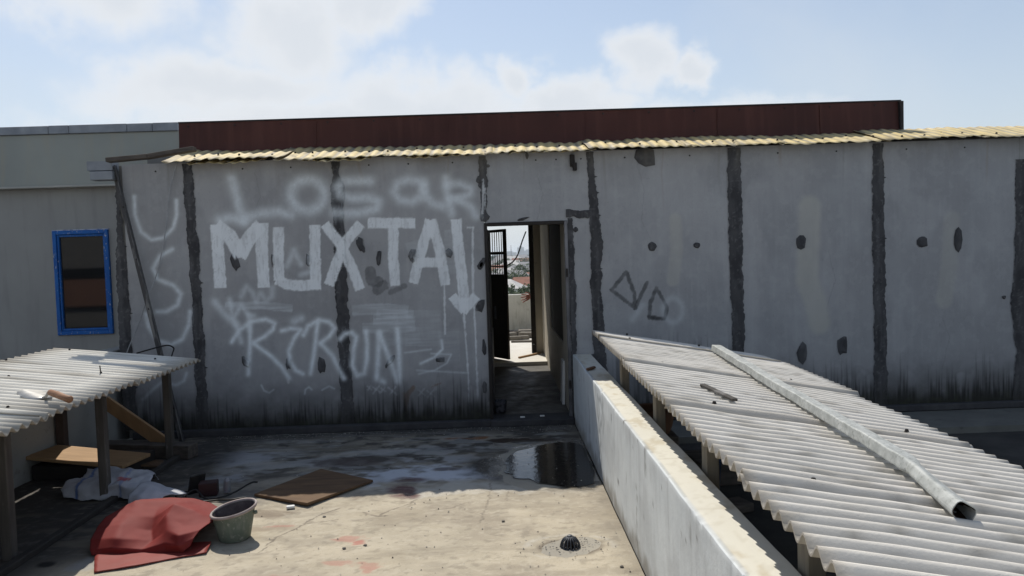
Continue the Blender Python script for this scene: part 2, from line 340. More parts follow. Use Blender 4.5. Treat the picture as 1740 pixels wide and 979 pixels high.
    # hairline cracks and a day joint
    for pl, w, a in [([(-1.15, -2.62), (-1.12, -2.45), (-1.02, -2.26), (-.96, -2.1), (-.88, -2.02)], .005, .8), ([(-1.02, -2.26), (-.90, -2.22), (-.84, -2.2)], .004, .7), ([(-.62, -2.16), (-.55, -2.05), (-.47, -1.98), (-.44, -1.9)], .005, .7),
                    ([(-.05, -2.35), (-.01, -2.0), (.01, -1.8), (.0, -1.6)], .004, .6), ([(-.72, -2.1), (-.63, -2.17), (-.58, -2.16)], .006, .7), ([(.1, -1.98), (.12, -1.8)], .004, .5), ([(-.3, -2.1), (-.2, -2.06), (-.14, -2.0)], .004, .5)]:
        jx = x + (f3 - .5) * .05; d, _ = seg_dist(jx, y + (f2 - .5) * .04, pl); P.over((1 - sst(d, w * .5, w * 2.0)) * a, (.12, .10, .08))
    # trowel marks
    arc = np.abs(np.sin(np.hypot(x + 2.2, y + 4.6) * 34 + f2 * 7)); P.over(.22 * sst(arc, .93, 1.0) * sst(fbm(x * 1.7, y * 1.7, 7), .48, .62), (.50, .45, .36))
    P.over(.30 * sst(vn(x * 60, y * 60, 3), .93, 1.0), (.13, .11, .09))
    return P.rgba()
def grid(xs, ys):
    X, Y = np.meshgrid(xs, ys); n = len(xs); m = len(ys)
    i = np.arange((m - 1) * (n - 1)); r = i // (n - 1); c = i % (n - 1); a = r * n + c
    return X.ravel(), Y.ravel(), np.stack([a, a + 1, a + n + 1, a + n], 1)
def np_mesh(name, V, F):
    me = bpy.data.meshes.new(name); me.vertices.add(len(V)); me.vertices.foreach_set('co', np.ascontiguousarray(V, dtype=np.float32).ravel())
    k = F.shape[1]; me.loops.add(F.size); me.loops.foreach_set('vertex_index', F.astype(np.int32).ravel())
    me.polygons.add(len(F)); me.polygons.foreach_set('loop_start', np.arange(0, F.size, k, dtype=np.int32)); me.polygons.foreach_set('loop_total', np.full(len(F), k, dtype=np.int32))
    me.update(calc_edges=True); me.validate(); return me
x, y, F = grid(np.arange(-3.16, .7131, .0095), np.arange(-3.75, -.03, .0095))
z = (fbm(x * 3, y * 3, 2) - .5) * .012 + (fbm(x * 16, y * 16, 4, 4) - .5) * .0035
z -= .012 * np.exp(-(((x - .41) / .17) ** 2 + ((y + 2.70) / .13) ** 2))
pd = (1 - sst(np.hypot((x - .42) / .42, (y + 1.25) / .62), .6, 1.15)); z -= .010 * pd
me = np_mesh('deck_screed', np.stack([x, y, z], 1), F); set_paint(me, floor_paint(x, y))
ins = np.zeros(len(x), bool)
for (ax_, ay_), (bx_, by_) in zip(PUD, PUD[1:] + PUD[:1]):
    cr = ((ay_ > y) != (by_ > y)) & (x < (bx_ - ax_) * (y - ay_) / (by_ - ay_ + 1e-9) + ax_); ins ^= cr
dp, _ = seg_dist(x, y, PUD + PUD[:1]); wet = np.where(ins, 1, 1 - sst(dp + (fbm(x * 9, y * 9, 2) - .5) * .22, .01, .16)); wet = np.maximum(wet, 1 - sst(np.hypot((x - .10) / .24, (y + 1.22) / .42) + (fbm(x * 8, y * 8, 3) - .5) * .9, .55, 1.0))
wa = me.attributes.new('wet', 'FLOAT', 'POINT'); wa.data.foreach_set('value', wet.astype(np.float32)); link('deck_screed', me, M_deck, None, True, kind='structure')
# the rest of the lit screed, round and behind the camera
MB().box((-3.16, -9.5, -.02), (.712, -3.75, .001)).build('deck_floor', S('deck_plain', (.33, .29, .225), (.28, .245, .19), 2.2, .85), kind='structure')
# puddle
from mathutils import noise as mnoise
pc = Vector((.46, -1.25, .0008)); ring = []
for i, p in enumerate(PUD):
    q = PUD[(i + 1) % len(PUD)]
    for t in (0, .2, .4, .6, .8):
        v = Vector((p[0] * (1 - t) + q[0] * t, p[1] * (1 - t) + q[1] * t, .0008)); w = mnoise.noise(v * 9) * .035 + mnoise.noise(v * 25) * .014
        v += (v - pc).normalized() * w; v.x = min(v.x, .708); ring.append(v)
mesh_obj('puddle', [pc] + ring, [(0, i + 1, (i + 1) % len(ring) + 1) for i in range(len(ring))], M_water, kind='structure')
# floor on the far side of the parapet: bitumen with the wall's shadow painted into its black, a paler apron along the wall
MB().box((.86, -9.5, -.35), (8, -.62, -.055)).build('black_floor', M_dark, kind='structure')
o = MB().box((.86, -.63, -.35), (8, -.0, -.004)).build('wall_apron', S('apron_concrete', (.155, .155, .14), (.115, .115, .105), 4, .85, spots=(10, .6, (.07, .07, .065), .6)), kind='structure')

# ================================================================== PANEL WALL
STROKES = [
  ('spray', 0.0781, 0.42, [(-2.096, 2.16), (-2.072, 2.057), (-2.042, 1.91), (-2.011, 1.806)]),
  ('spray', 0.0781, 0.42, [(-2.215, 1.813), (-2.119, 1.832), (-2.011, 1.792), (-1.958, 1.834), (-1.854, 1.863), (-1.708, 1.87), (-1.628, 1.841)]),
  ('spray', 0.0871, 0.45, [(-1.331, 1.998), (-1.34, 1.958), (-1.361, 1.923), (-1.393, 1.895), (-1.433, 1.878), (-1.476, 1.873), (-1.519, 1.881), (-1.556, 1.9), (-1.586, 1.93), (-1.604, 1.967), (-1.609, 2.007), (-1.601, 2.046), (-1.579, 2.081), (-1.547, 2.109), (-1.508, 2.126), (-1.464, 2.131), (-1.422, 2.123), (-1.384, 2.104), (-1.354, 2.075), (-1.336, 2.038), (-1.331, 1.998)]),
  ('spray', 0.0781, 0.45, [(-0.949, 2.104), (-1.067, 2.107), (-1.162, 2.106), (-1.215, 2.061), (-1.196, 1.994), (-1.102, 1.962), (-0.97, 1.962), (-0.883, 1.926), (-0.903, 1.872), (-1.019, 1.842), (-1.151, 1.835), (-1.254, 1.849)]),
  ('spray', 0.0721, 0.4, [(-0.501, 2.083), (-0.626, 2.104), (-0.715, 2.075), (-0.75, 2.002), (-0.706, 1.935), (-0.603, 1.916), (-0.521, 1.959), (-0.495, 2.068)]),
  ('spray', 0.0721, 0.4, [(-0.502, 2.054), (-0.484, 1.965), (-0.427, 1.897), (-0.339, 1.872)]),
  ('spray', 0.0661, 0.38, [(-0.309, 2.107), (-0.308, 2.004), (-0.283, 1.885), (-0.272, 1.804)]),
  ('spray', 0.0661, 0.38, [(-0.311, 2.048), (-0.2, 2.059), (-0.105, 2.015), (-0.111, 1.968), (-0.204, 1.939), (-0.293, 1.933)]),
  ('spray', 0.0661, 0.38, [(-0.219, 1.924), (-0.118, 1.868), (-0.065, 1.783)]),
  ('brush', 0.1021, 0.86, [(-2.242, 1.762), (-2.236, 1.534), (-2.232, 1.261)]),
  ('brush', 0.1021, 0.86, [(-1.859, 1.765), (-1.873, 1.522), (-1.871, 1.256)]),
  ('brush', 0.1171, 0.86, [(-2.232, 1.762), (-2.134, 1.678), (-2.054, 1.521)]),
  ('brush', 0.1171, 0.86, [(-2.054, 1.521), (-1.974, 1.658), (-1.881, 1.751)]),
  ('brush', 0.0901, 0.84, [(-1.726, 1.724), (-1.737, 1.488), (-1.739, 1.311)]),
  ('brush', 0.0901, 0.84, [(-1.748, 1.297), (-1.677, 1.257), (-1.559, 1.243), (-1.43, 1.249)]),
  ('brush', 0.0901, 0.84, [(-1.423, 1.736), (-1.428, 1.478), (-1.435, 1.22)]),
  ('brush', 0.0871, 0.84, [(-1.329, 1.744), (-1.221, 1.59), (-1.126, 1.38), (-1.067, 1.208)]),
  ('brush', 0.0871, 0.84, [(-1.045, 1.739), (-1.168, 1.603), (-1.249, 1.428), (-1.32, 1.253)]),
  ('brush', 0.0871, 0.84, [(-0.964, 1.75), (-0.787, 1.747), (-0.595, 1.739)]),
  ('brush', 0.0871, 0.84, [(-0.766, 1.716), (-0.776, 1.457), (-0.77, 1.227)]),
  ('brush', 0.0841, 0.84, [(-0.459, 1.75), (-0.538, 1.509), (-0.614, 1.245)]),
  ('brush', 0.0841, 0.84, [(-0.444, 1.75), (-0.389, 1.534), (-0.345, 1.221)]),
  ('brush', 0.0841, 0.84, [(-0.549, 1.406), (-0.371, 1.4)]),
  ('brush', 0.0691, 0.84, [(-0.454, 1.736), (-0.452, 1.625)]),
  ('brush', 0.0901, 0.84, [(-0.237, 1.748), (-0.223, 1.499), (-0.202, 1.246), (-0.193, 1.082)]),
  ('brush', 0.0781, 0.84, [(-0.285, 1.107), (-0.2, 0.99)]),
  ('brush', 0.0781, 0.84, [(-0.097, 1.101), (-0.2, 0.99)]),
  ('brush', 0.0781, 0.84, [(-0.197, 1.082), (-0.198, 1.007)]),
  ('brush', 0.018, 0.6, [(-0.146, 1.689), (-0.097, 1.687), (-0.107, 1.495), (-0.114, 1.109)]),
  ('brush', 0.015, 0.62, [(-0.2, 0.963), (-0.188, 0.693), (-0.18, 0.407), (-0.18, 0.075)]),
  ('brush', 0.015, 0.62, [(-0.111, 1.109), (-0.108, 0.78), (-0.106, 0.405), (-0.105, 0.07)]),
  ('brush', 0.015, 0.62, [(-0.008, 0.205), (-0.009, 0.066)]),
  ('brush', 0.015, 0.62, [(-0.356, 1.206), (-0.364, 0.789)]),
  ('wash', 0.0661, 0.38, [(-2.192, 1.092), (-1.92, 1.092), (-1.649, 1.056)]),
  ('wash', 0.0901, 0.34, [(-1.126, 1.02), (-0.889, 1.027), (-0.683, 1.005)]),
  ('wash', 0.0901, 0.34, [(-0.952, 0.932), (-0.627, 0.91)]),
  ('wash', 0.0901, 0.34, [(-1.044, 0.865), (-0.628, 0.869)]),
  ('wash', 0.0901, 0.34, [(-0.921, 0.983), (-0.639, 0.966)]),
  ('wash', 0.3004, 0.16, [(-0.543, 0.955), (-0.551, 0.746)]),
  ('wash', 0.1802, 0.12, [(-0.334, 0.784), (-0.334, 0.574)]),
  ('wash', 0.1352, 0.16, [(-0.899, 0.773), (-0.601, 0.793)]),
  ('wash', 0.1352, 0.2, [(-0.274, 1.649), (-0.285, 1.323)]),
  ('wash', 0.1352, 0.2, [(-0.634, 1.512), (-0.529, 1.538)]),
  ('spray', 0.0451, 0.3, [(-1.67, 1.412), (-1.605, 1.543), (-1.551, 1.423)]),
  ('spray', 0.0451, 0.3, [(-1.555, 1.335), (-1.466, 1.361), (-1.475, 1.48)]),
  ('spray', 0.0571, 0.42, [(-2.285, 1.13), (-2.202, 1.019), (-2.111, 0.927)]),
  ('spray', 0.0451, 0.36, [(-2.16, 1.143), (-2.138, 0.987), (-2.066, 1.096), (-2.005, 1.005), (-1.968, 1.004)]),
  ('spray', 0.0451, 0.36, [(-2.005, 1.005), (-2.01, 0.886)]),
  ('spray', 0.0451, 0.36, [(-2.118, 0.949), (-2.081, 0.784)]),
  ('spray', 0.0451, 0.26, [(-2.063, 1.17), (-2.015, 1.25), (-1.966, 1.196), (-1.94, 1.121), (-1.9, 1.194), (-1.859, 1.126), (-1.806, 1.161), (-1.798, 1.235)]),
  ('spray', 0.036, 0.6, [(-2.162, 0.787), (-2.091, 0.889), (-1.985, 0.957), (-1.866, 0.97), (-1.794, 0.935), (-1.814, 0.882), (-1.888, 0.822), (-1.978, 0.781)]),
  ('spray', 0.036, 0.6, [(-2.0, 0.945), (-2.008, 0.767), (-2.036, 0.507)]),
  ('spray', 0.036, 0.6, [(-1.972, 0.766), (-1.837, 0.657), (-1.752, 0.564), (-1.695, 0.465)]),
  ('spray', 0.036, 0.58, [(-1.738, 0.869), (-1.664, 0.886), (-1.579, 0.874), (-1.638, 0.799), (-1.687, 0.696), (-1.676, 0.606), (-1.635, 0.53), (-1.578, 0.498)]),
  ('spray', 0.0601, 0.4, [(-1.632, 0.945), (-1.572, 0.968)]),
  ('spray', 0.0375, 0.6, [(-1.556, 0.826), (-1.516, 0.899), (-1.425, 0.951), (-1.337, 0.93), (-1.292, 0.876), (-1.342, 0.804), (-1.419, 0.754)]),
  ('spray', 0.0375, 0.6, [(-1.433, 0.926), (-1.474, 0.674), (-1.511, 0.496)]),
  ('spray', 0.0375, 0.6, [(-1.404, 0.739), (-1.32, 0.639), (-1.266, 0.517), (-1.231, 0.448)]),
  ('spray', 0.039, 0.6, [(-1.247, 0.785), (-1.208, 0.826), (-1.149, 0.834), (-1.113, 0.796), (-1.14, 0.692), (-1.157, 0.558), (-1.12, 0.464), (-1.059, 0.48), (-1.032, 0.599), (-1.025, 0.733), (-1.03, 0.838)]),
  ('spray', 0.0421, 0.62, [(-0.919, 0.826), (-0.934, 0.655), (-0.957, 0.431)]),
  ('spray', 0.0421, 0.62, [(-0.92, 0.819), (-0.859, 0.652), (-0.783, 0.41)]),
  ('spray', 0.0421, 0.62, [(-0.766, 0.847), (-0.759, 0.649), (-0.765, 0.394)]),
  ('spray', 0.021, 0.55, [(-0.581, 0.55), (-0.46, 0.601), (-0.39, 0.666), (-0.395, 0.741)]),
  ('spray', 0.0135, 0.35, [(-0.488, 0.632), (-0.318, 0.619), (-0.358, 0.545), (-0.464, 0.489), (-0.599, 0.463)]),
  ('spray', 0.0135, 0.35, [(-0.613, 0.494), (-0.182, 0.456)]),
  ('spray', 0.0135, 0.35, [(-0.711, 0.647), (-0.487, 0.669)]),
  ('spray', 0.0451, 0.6, [(-0.913, 0.414), (-0.896, 0.406)]),
  ('spray', 0.0135, 0.55, [(-1.929, 0.413), (-1.909, 0.367), (-1.866, 0.346), (-1.828, 0.372)]),
  ('spray', 0.0135, 0.55, [(-1.568, 0.325), (-1.561, 0.363), (-1.531, 0.384), (-1.507, 0.361)]),
  ('spray', 0.0135, 0.55, [(-1.421, 0.354), (-1.36, 0.385), (-1.317, 0.361)]),
  ('brush', 0.012, 0.5, [(-1.04, 0.376), (-1.0, 0.341)]),
  ('brush', 0.012, 0.5, [(-1.002, 0.379), (-1.037, 0.338)]),
  ('brush', 0.012, 0.5, [(-0.998, 0.371), (-0.929, 0.311)]),
  ('brush', 0.012, 0.5, [(-0.934, 0.376), (-0.994, 0.306)]),
  ('brush', 0.012, 0.5, [(-0.925, 0.357), (-0.884, 0.321)]),
  ('brush', 0.012, 0.5, [(-0.887, 0.359), (-0.922, 0.319)]),
  ('brush', 0.012, 0.5, [(-0.865, 0.357), (-0.79, 0.292)]),
  ('brush', 0.012, 0.5, [(-0.795, 0.362), (-0.86, 0.286)]),
  ('brush', 0.012, 0.5, [(-0.614, 0.332), (-0.551, 0.277)]),
  ('brush', 0.012, 0.5, [(-0.555, 0.337), (-0.61, 0.273)]),
  ('brush', 0.012, 0.5, [(-0.536, 0.319), (-0.472, 0.264)]),
  ('brush', 0.012, 0.5, [(-0.477, 0.324), (-0.531, 0.259)]),
  ('rust', 0.033, 0.6, [(-0.648, 0.348), (-0.698, 0.294), (-0.716, 0.197), (-0.724, 0.107)]),
  ('rust', 0.0135, 0.6, [(-0.499, 0.347), (-0.416, 0.377)]),
  ('rust', 0.024, 0.35, [(-0.732, 0.303), (-0.729, 0.167)]),
  ('white', 0.0135, 0.5, [(-1.706, 0.443), (-1.699, 0.427)]),
  ('spray', 0.032, 0.5, [(-2.908, 2.032), (-2.91, 1.882), (-2.87, 1.738), (-2.785, 1.668), (-2.681, 1.683), (-2.599, 1.762), (-2.565, 1.872), (-2.562, 1.989)]),
  ('spray', 0.0361, 0.48, [(-2.617, 1.584), (-2.721, 1.531), (-2.782, 1.431), (-2.75, 1.337), (-2.624, 1.282), (-2.563, 1.209), (-2.595, 1.117), (-2.69, 1.064), (-2.768, 1.066)]),
  ('spray', 0.0361, 0.48, [(-2.863, 1.047), (-2.845, 0.938), (-2.777, 0.823), (-2.668, 0.782), (-2.573, 0.825), (-2.511, 0.945), (-2.496, 1.057)]),
  ('spray', 0.0271, 0.38, [(-2.551, 0.539), (-2.576, 0.472), (-2.644, 0.441), (-2.764, 0.468), (-2.845, 0.403), (-2.926, 0.328)]),
  ('dark', 0.0323, 0.75, [(1.19, 1.27), (1.061, 1.12), (1.257, 0.958), (1.254, 1.081), (1.19, 1.27)]),
  ('dark', 0.0323, 0.75, [(1.257, 0.958), (1.309, 1.068), (1.364, 1.174)]),
  ('dark', 0.0323, 0.75, [(1.444, 1.124), (1.388, 1.001), (1.374, 0.877), (1.503, 0.857), (1.531, 0.958), (1.444, 1.118)]),
  ('dark', 0.0323, 0.75, [(1.374, 0.883), (1.503, 0.864)]),
  ('spray', 0.0474, 0.16, [(1.662, 0.927), (1.657, 0.896), (1.645, 0.867), (1.626, 0.845), (1.603, 0.831), (1.578, 0.827), (1.553, 0.833), (1.53, 0.848), (1.512, 0.872), (1.501, 0.901), (1.498, 0.933), (1.503, 0.965), (1.515, 0.993), (1.534, 1.015), (1.557, 1.029), (1.582, 1.033), (1.608, 1.028), (1.63, 1.012), (1.648, 0.989), (1.659, 0.96), (1.662, 0.927)]),
  ('spray', 0.0474, 0.16, [(1.233, 0.866), (1.322, 0.982)]),
  ('pale', 0.2264, 0.3, [(2.767, 1.772), (2.752, 1.451), (2.732, 1.151), (2.805, 0.954), (2.835, 0.78)]),
  ('pale', 0.1293, 0.22, [(1.619, 1.701), (1.624, 1.444), (1.586, 1.188)]),
  ('pale', 0.1725, 0.2, [(3.988, 1.627), (3.964, 1.24), (3.918, 0.938)]),
  ('dark', 0.0901, 0.55, [(-0.973, 1.345), (-0.968, 1.271), (-0.91, 1.254)]),
  ('dark', 0.0901, 0.55, [(-0.92, 1.188), (-0.867, 1.223)]),
  ('dark', 0.0451, 0.45, [(-0.81, 1.162), (-0.689, 1.217)]),
  ('dark', 0.0451, 0.45, [(-1.036, 1.599), (-1.031, 1.54)]),
  ('brush', 0.016, 0.55, [(0.004, 2.08), (-0.004, 1.936), (-0.011, 1.799)]),
  ('brush', 0.008, 0.5, [(0.017, 2.014), (0.009, 1.831)]),
]

PATCHES = [(-2.1, 1.468, 0.03, 0.078, 0.3), (-1.785, 1.468, 0.014, 0.06, 0), (-1.487, 1.448, 0.023, 0.063, 0), (-1.045, 1.57, 0.027, 0.066, 0.3), (-0.894, 1.454, 0.021, 0.072, -0.1), (-0.613, 1.467, 0.033, 0.054, -0.3), (-0.306, 1.479, 0.033, 0.042, 0.2), (-0.039, 1.371, 0.024, 0.057, -0.5), (-0.053, 1.025, 0.036, 0.06, -0.5), (-2.048, 0.612, 0.03, 0.054, 0.5), (-1.696, 0.595, 0.023, 0.051, 0), (-1.415, 0.56, 0.029, 0.075, 0), (-0.843, 0.577, 0.021, 0.063, -0.7), (-0.416, 0.577, 0.045, 0.024, 0), (-0.038, 0.669, 0.018, 0.066, 0), (-0.044, 0.326, 0.02, 0.048, 0), (1.416, 1.479, 0.037, 0.041, 0), (1.797, 1.477, 0.032, 0.028, 0), (2.689, 1.475, 0.043, 0.056, -0.2), (3.73, 1.442, 0.047, 0.054, 0), (4.035, 1.449, 0.039, 0.108, 0), (1.374, 2.229, 0.097, 0.078, 0), (4.434, 0.947, 0.019, 0.015, 0), (2.686, 0.53, 0.045, 0.09, 0), (3.033, 0.583, 0.047, 0.095, -0.2), (-0.02, 2.081, 0.04, 0.037, 0), (0.003, 1.766, 0.043, 0.032, 0.2), (0.325, 1.748, 0.048, 0.012, 0.2), (0.378, 2.278, 0.013, 0.029, 0), (0.043, 2.199, 0.019, 0.013, 0), (0.768, 1.643, 0.024, 0.02, 0), (0.956, 1.373, 0.024, 0.013, 0), (-0.037, 1.372, 0.023, 0.043, -0.5)]

XS = [-3.0, -2.44, -1.22, 0.0, .914, 2.134, 3.354, 4.574, 5.794]
TOP = 2.30
PCOL = {'spray': (.72, .77, .80), 'brush': (.74, .77, .79), 'wash': (.62, .66, .69), 'white': (.7, .7, .7), 'dark': (.050, .050, .052), 'rust': (.22, .10, .025), 'pale': (.44, .43, .385)}
def wall_paint(x, z, grime=True, seal=False):
    P = Paint(len(x)); n1 = fbm(x * 30, z * 30, 1, 3); n2 = fbm(x * 9, z * 9, 2, 3); fine = fbm(x * 90, z * 90, 5, 2)
    # random darker and paler blotches over the panels
    if not seal:
        P.over(.45 * sst(fbm(x * 1.3, z * .9, 3, 4), .42, .66), (.27, .27, .275)); P.over(.38 * sst(fbm(x * 3.1, z * 2.0, 6, 4), .5, .66), (.40, .40, .405))
        P.over(.13 * sst(fbm(x * 16, z * 1.2, 4, 4), .54, .68), (.24, .24, .25)); P.over(.14 * sst(fbm(x * 22, z * 20, 2, 4), .56, .66), (.44, .44, .445))
        P.over(.25 * sst(fine, .74, .86), (.20, .20, .205))
        for i_ in range(26):   # leak marks below the screws and the eave, a few hairline cracks
            rr_ = random.Random(40 + i_); cx_ = -2.9 + i_ * .30 + rr_.uniform(-.1, .1); ln_ = rr_.uniform(.12, .7); d_ = np.abs(x - cx_ - (vn(z * 6, z * 0 + i_, 2) - .5) * .03); wd_ = rr_.uniform(.006, .03)
            P.over(rr_.uniform(.08, .25) * (1 - sst(d_, wd_ * .3, wd_)) * sst(z, TOP - ln_, TOP - ln_ * .3), (.20, .185, .16) if i_ % 3 else (.25, .19, .13))
        for i_, pl_ in enumerate([[(1.30, 2.2), (1.36, 1.95), (1.33, 1.7), (1.42, 1.5)], [(2.9, .9), (2.98, 1.15), (2.92, 1.4)], [(-1.9, 2.2), (-1.86, 2.0), (-1.93, 1.86)], [(3.9, .35), (3.96, .62), (3.9, .8)], [(-.5, .28), (-.42, .5), (-.46, .62)], [(.45, 1.74), (.5, 1.95), (.46, 2.1)]]):
            d_, _ = seg_dist(x + (n1 - .5) * .02, z, pl_); P.over(.30 * (1 - sst(d_, .001, .005)), (.16, .16, .16))
    else:
        P.over(.55 * sst(fbm(x * 40, z * 5, 3, 3), .52, .68), (.095, .095, .10)); P.over(.5 * sst(fbm(x * 14, z * 9, 6, 3), .56, .68), (.022, .022, .025)); P.over(.4 * sst(fbm(x * 60, z * 60, 1, 2), .68, .8), (.19, .19, .19))
        P.over(.35 * sst(z, 2.0, 2.3) * sst(fbm(x * 12, z * 1.5, 1), .42, .62), (.23, .215, .185))
    for kind, w, a, pl in STROKES:
        mx = max(w, .02) * 1.6 + .02; px = [p[0] for p in pl]; pz = [p[1] for p in pl]
        k = np.where((x > min(px) - mx) & (x < max(px) + mx) & (z > min(pz) - mx) & (z < max(pz) + mx))[0]
        if not len(k): continue
        if seal and kind == 'pale': continue
        d, s = seg_dist(x[k], z[k], pl, kind in ('brush', 'wash')); m = np.zeros(len(x)); h = w / 2
        if kind == 'spray': v = min(a * 1.45, .9) * np.exp(-(d / (h * 1.15)) ** 2) * (.72 + .5 * n1[k]) * (.8 + .4 * fine[k])
        elif kind == 'pale': v = a * 1.9 * (1 - sst(d, h * .55, h * 1.1)) * (.7 + .5 * n2[k])
        else:
            e = h + (n1[k] - .5) * .014 + (fine[k] - .5) * .008; v = a * (1 - sst(d, e - .006, e + .006))
            br = fbm(x[k] * 70, z[k] * 16, 4, 2)
            if kind == 'brush': v = np.minimum(v * 1.12, 1) * (1 - .26 * sst(br, .5, .78)) * (.82 + .32 * n2[k]) * (1 - .3 * sst(fine[k], .68, .82))
            if kind == 'wash': v = v * (.5 + .7 * sst(fbm(x[k] * 5, z[k] * 75, 4, 2), .25, .7)) * (.55 + .8 * n2[k])
            if kind == 'dark': v = v * (.6 + .6 * n1[k])
        m[k] = v; P.over(m, PCOL[kind])
    if grime:   # splash-back and black runs from the foot of the wall
        amt = 1.0 if not seal else .5
        H = .16 + .10 * fbm(x * 2.2, x * 0, 3, 3) * 2; P.over(amt * .92 * (1 - sst(z + (n2 - .5) * .18, .06, .46)), (.044, .042, .042)); P.over(amt * .35 * (1 - sst(z + (n2 - .5) * .2, .25, .62)), (.15, .15, .155))
        dens = .18 + .82 * sst(fbm(x * 1.9, x * 0 + 4, 5, 3), .36, .58)
        for wd, sd_, hmax, al in ((.017, 1, .28, .7), (.031, 2, .22, .75), (.015, 5, .42, .5), (.063, 6, .15, .6), (.11, 7, .20, .35)):   # separate runs, each its own length
            q = x / wd + (vn(z * 9, x * 0 + sd_, 3) - .5) * .35; ci = np.floor(q).astype(int); u = q - ci
            rh = _tab[sd_][ci & 255, (ci * 7 + 3) & 255]; rp = _tab[sd_][(ci * 5 + 11) & 255, ci & 255]
            hh = .07 + hmax * rh ** 1.3 * (.65 + .6 * dens); on = (rp < .38 + .45 * dens) * np.sin(np.pi * np.clip(u, 0, 1)) ** .7
            P.over(amt * al * on * (1 - sst(z, hh * .45, hh)), (.014, .013, .012))
        P.over(amt * (1 - sst(z + (n1 - .5) * .08, .02, .10 + .2 * fbm(x * 2.6, x * 0 + 2, 6, 3))) * .9, (.026, .027, .021)); P.over(amt * .4 * sst(n1, .55, .7) * (1 - sst(z, .05, .3)), (.045, .05, .03)); P.over(amt * .22 * (1 - sst(np.abs(z - .30 - (n2 - .5) * .3), .004, .05)) * dens, (.13, .13, .13))
        # two old leak lines on the right-hand panels
        P.over(.5 * amt * sst(x, 1.0, 1.1) * (1 - sst(x, 2.1, 2.2)) * (1 - sst(z + (n2 - .5) * .2, .45, .78)) * sst(vn(x * 55, x * 0, 6), .5, .75), (.045, .042, .04))
    return P.rgba()
wall = empty('panel_wall', (.5, 0, 0), 'long grey cement board wall with white graffiti and dark sealed joints', 'wall')
def panel(x0, x1, z0=.0, z1=TOP, hole=None):
    xs = np.linspace(x0 + .0015, x1 - .0015, max(int((x1 - x0) / .0052), 8)); zs = np.linspace(z0, z1, int((z1 - z0) / .0095))
    if hole: xs = np.sort(np.append(xs[np.abs(xs - hole[0]) > .004], hole[0])); zs = np.sort(np.append(zs[np.abs(zs - hole[1]) > .004], hole[1]))
    X, Z, F = grid(xs, zs)
    if hole:
        c = X[F].mean(1); cz = Z[F].mean(1); F = F[~((c < hole[0]) & (cz < hole[1]))]
    Y = (fbm(X * 1.5 + x0, Z * 1.5, 1, 3) - .5) * .006 + .003
    me = np_mesh('wall_panel', np.stack([X, Y, Z], 1), F); set_paint(me, wall_paint(X, Z)); return link('wall_panel', me, M_board, wall, True)
DOOR_R, DOOR_T = .697, 1.722
for i in range(len(XS) - 1):
    panel(XS[i], XS[i + 1], hole=(DOOR_R, DOOR_T) if i == 3 else None)
core = MB().box((-3.06, .012, 0), (-.012, .11, TOP - .01)).box((DOOR_R + .012, .012, 0), (5.8, .11, TOP - .01)).box((-.012, .012, DOOR_T + .012), (DOOR_R + .012, .11, TOP - .01))
core.build('wall_core', M_core, wall)
def strip(cx_of, w_of, z0, z1, seed, nx=12, name='joint_sealant', horizontal=False):
    """a trowelled band of dark sealant with ragged edges"""
    n = max(int(abs(z1 - z0) / .009), 6); zs = np.linspace(z0, z1, n); rs = lambda k, f: (fbm(zs * f + k, zs * 0 + seed * 3.7, seed + k, 4) - .5)
    l = np.array([cx_of(t) - w_of(t) / 2 for t in zs]) + rs(1, 10) * .034 + rs(2, 48) * .022; r = np.array([cx_of(t) + w_of(t) / 2 for t in zs]) + rs(3, 10) * .034 + rs(4, 48) * .022
    jag = np.random.RandomState(seed).rand(n) > .985; r = r + jag * .02
    t = np.linspace(0, 1, nx); A = l[:, None] * (1 - t) + r[:, None] * t; B = np.repeat(zs[:, None], nx, 1)
    X, Z = (B.ravel(), A.ravel()) if horizontal else (A.ravel(), B.ravel())
    i = np.arange((n - 1) * (nx - 1)); rr = i // (nx - 1); c = i % (nx - 1); a = rr * nx + c; F = np.stack([a, a + 1, a + nx + 1, a + nx], 1)
    if horizontal: F = F[:, ::-1]
    edge = np.tile(np.minimum(t, 1 - t), n); Y = -.0032 - .0022 * sst(edge, 0, .2) - (fbm(X * 25, Z * 6, seed, 3) - .5) * .003
    me = np_mesh(name, np.stack([X, Y, Z], 1), F); set_paint(me, wall_paint(X, Z, True, True)); return link(name, me, M_seal, wall, True)
lin = lambda *p: (lambda t: float(np.interp(t, [q[0] for q in p], [q[1] for q in p])))
k = lambda c: (lambda t: c)
strip(k(-3.04), lin((0, .11), (1.2, .10), (1.8, .05), (2.2, .02)), .07, 2.2, 1)
strip(lin((0, -2.437), (1.0, -2.43), (2.3, -2.455)), lin((0, .095), (2.3, .085)), .055, 2.29, 2)
strip(lin((0, -1.215), (2.3, -1.225)), lin((0, .105), (1.3, .10), (1.85, .09), (2.0, .115), (2.08, .10), (2.12, .06), (2.3, .055)), .055, 2.27, 3)
strip(lin((1.7, .0), (2.3, .0)), lin((1.70, .045), (1.78, .075), (1.83, .055), (2.0, .06), (2.07, .09), (2.12, .06), (2.3, .065)), 1.735, 2.28, 4)
strip(lin((.55, .945), (1.2, .925), (1.5, .945), (2.3, .905)), lin((.4, .11), (.6, .10), (1.2, .085), (1.5, .105), (1.75, .085), (2.0, .07), (2.3, .06)), .40, 2.29, 5)
strip(lin((.5, 2.134), (2.3, 2.125)), lin((.1, .10), (1.5, .115), (2.3, .11)), .055, 2.29, 6)
strip(lin((.1, 3.358), (2.3, 3.352)), lin((.1, .125), (.6, .10), (1.6, .11), (2.3, .085)), .055, 2.29, 7)
strip(lin((.1, 4.575), (2.3, 4.60)), lin((.1, .13), (.5, .09), (.9, .18), (1.2, .12), (2.0, .11)), .055, 2.12, 8)
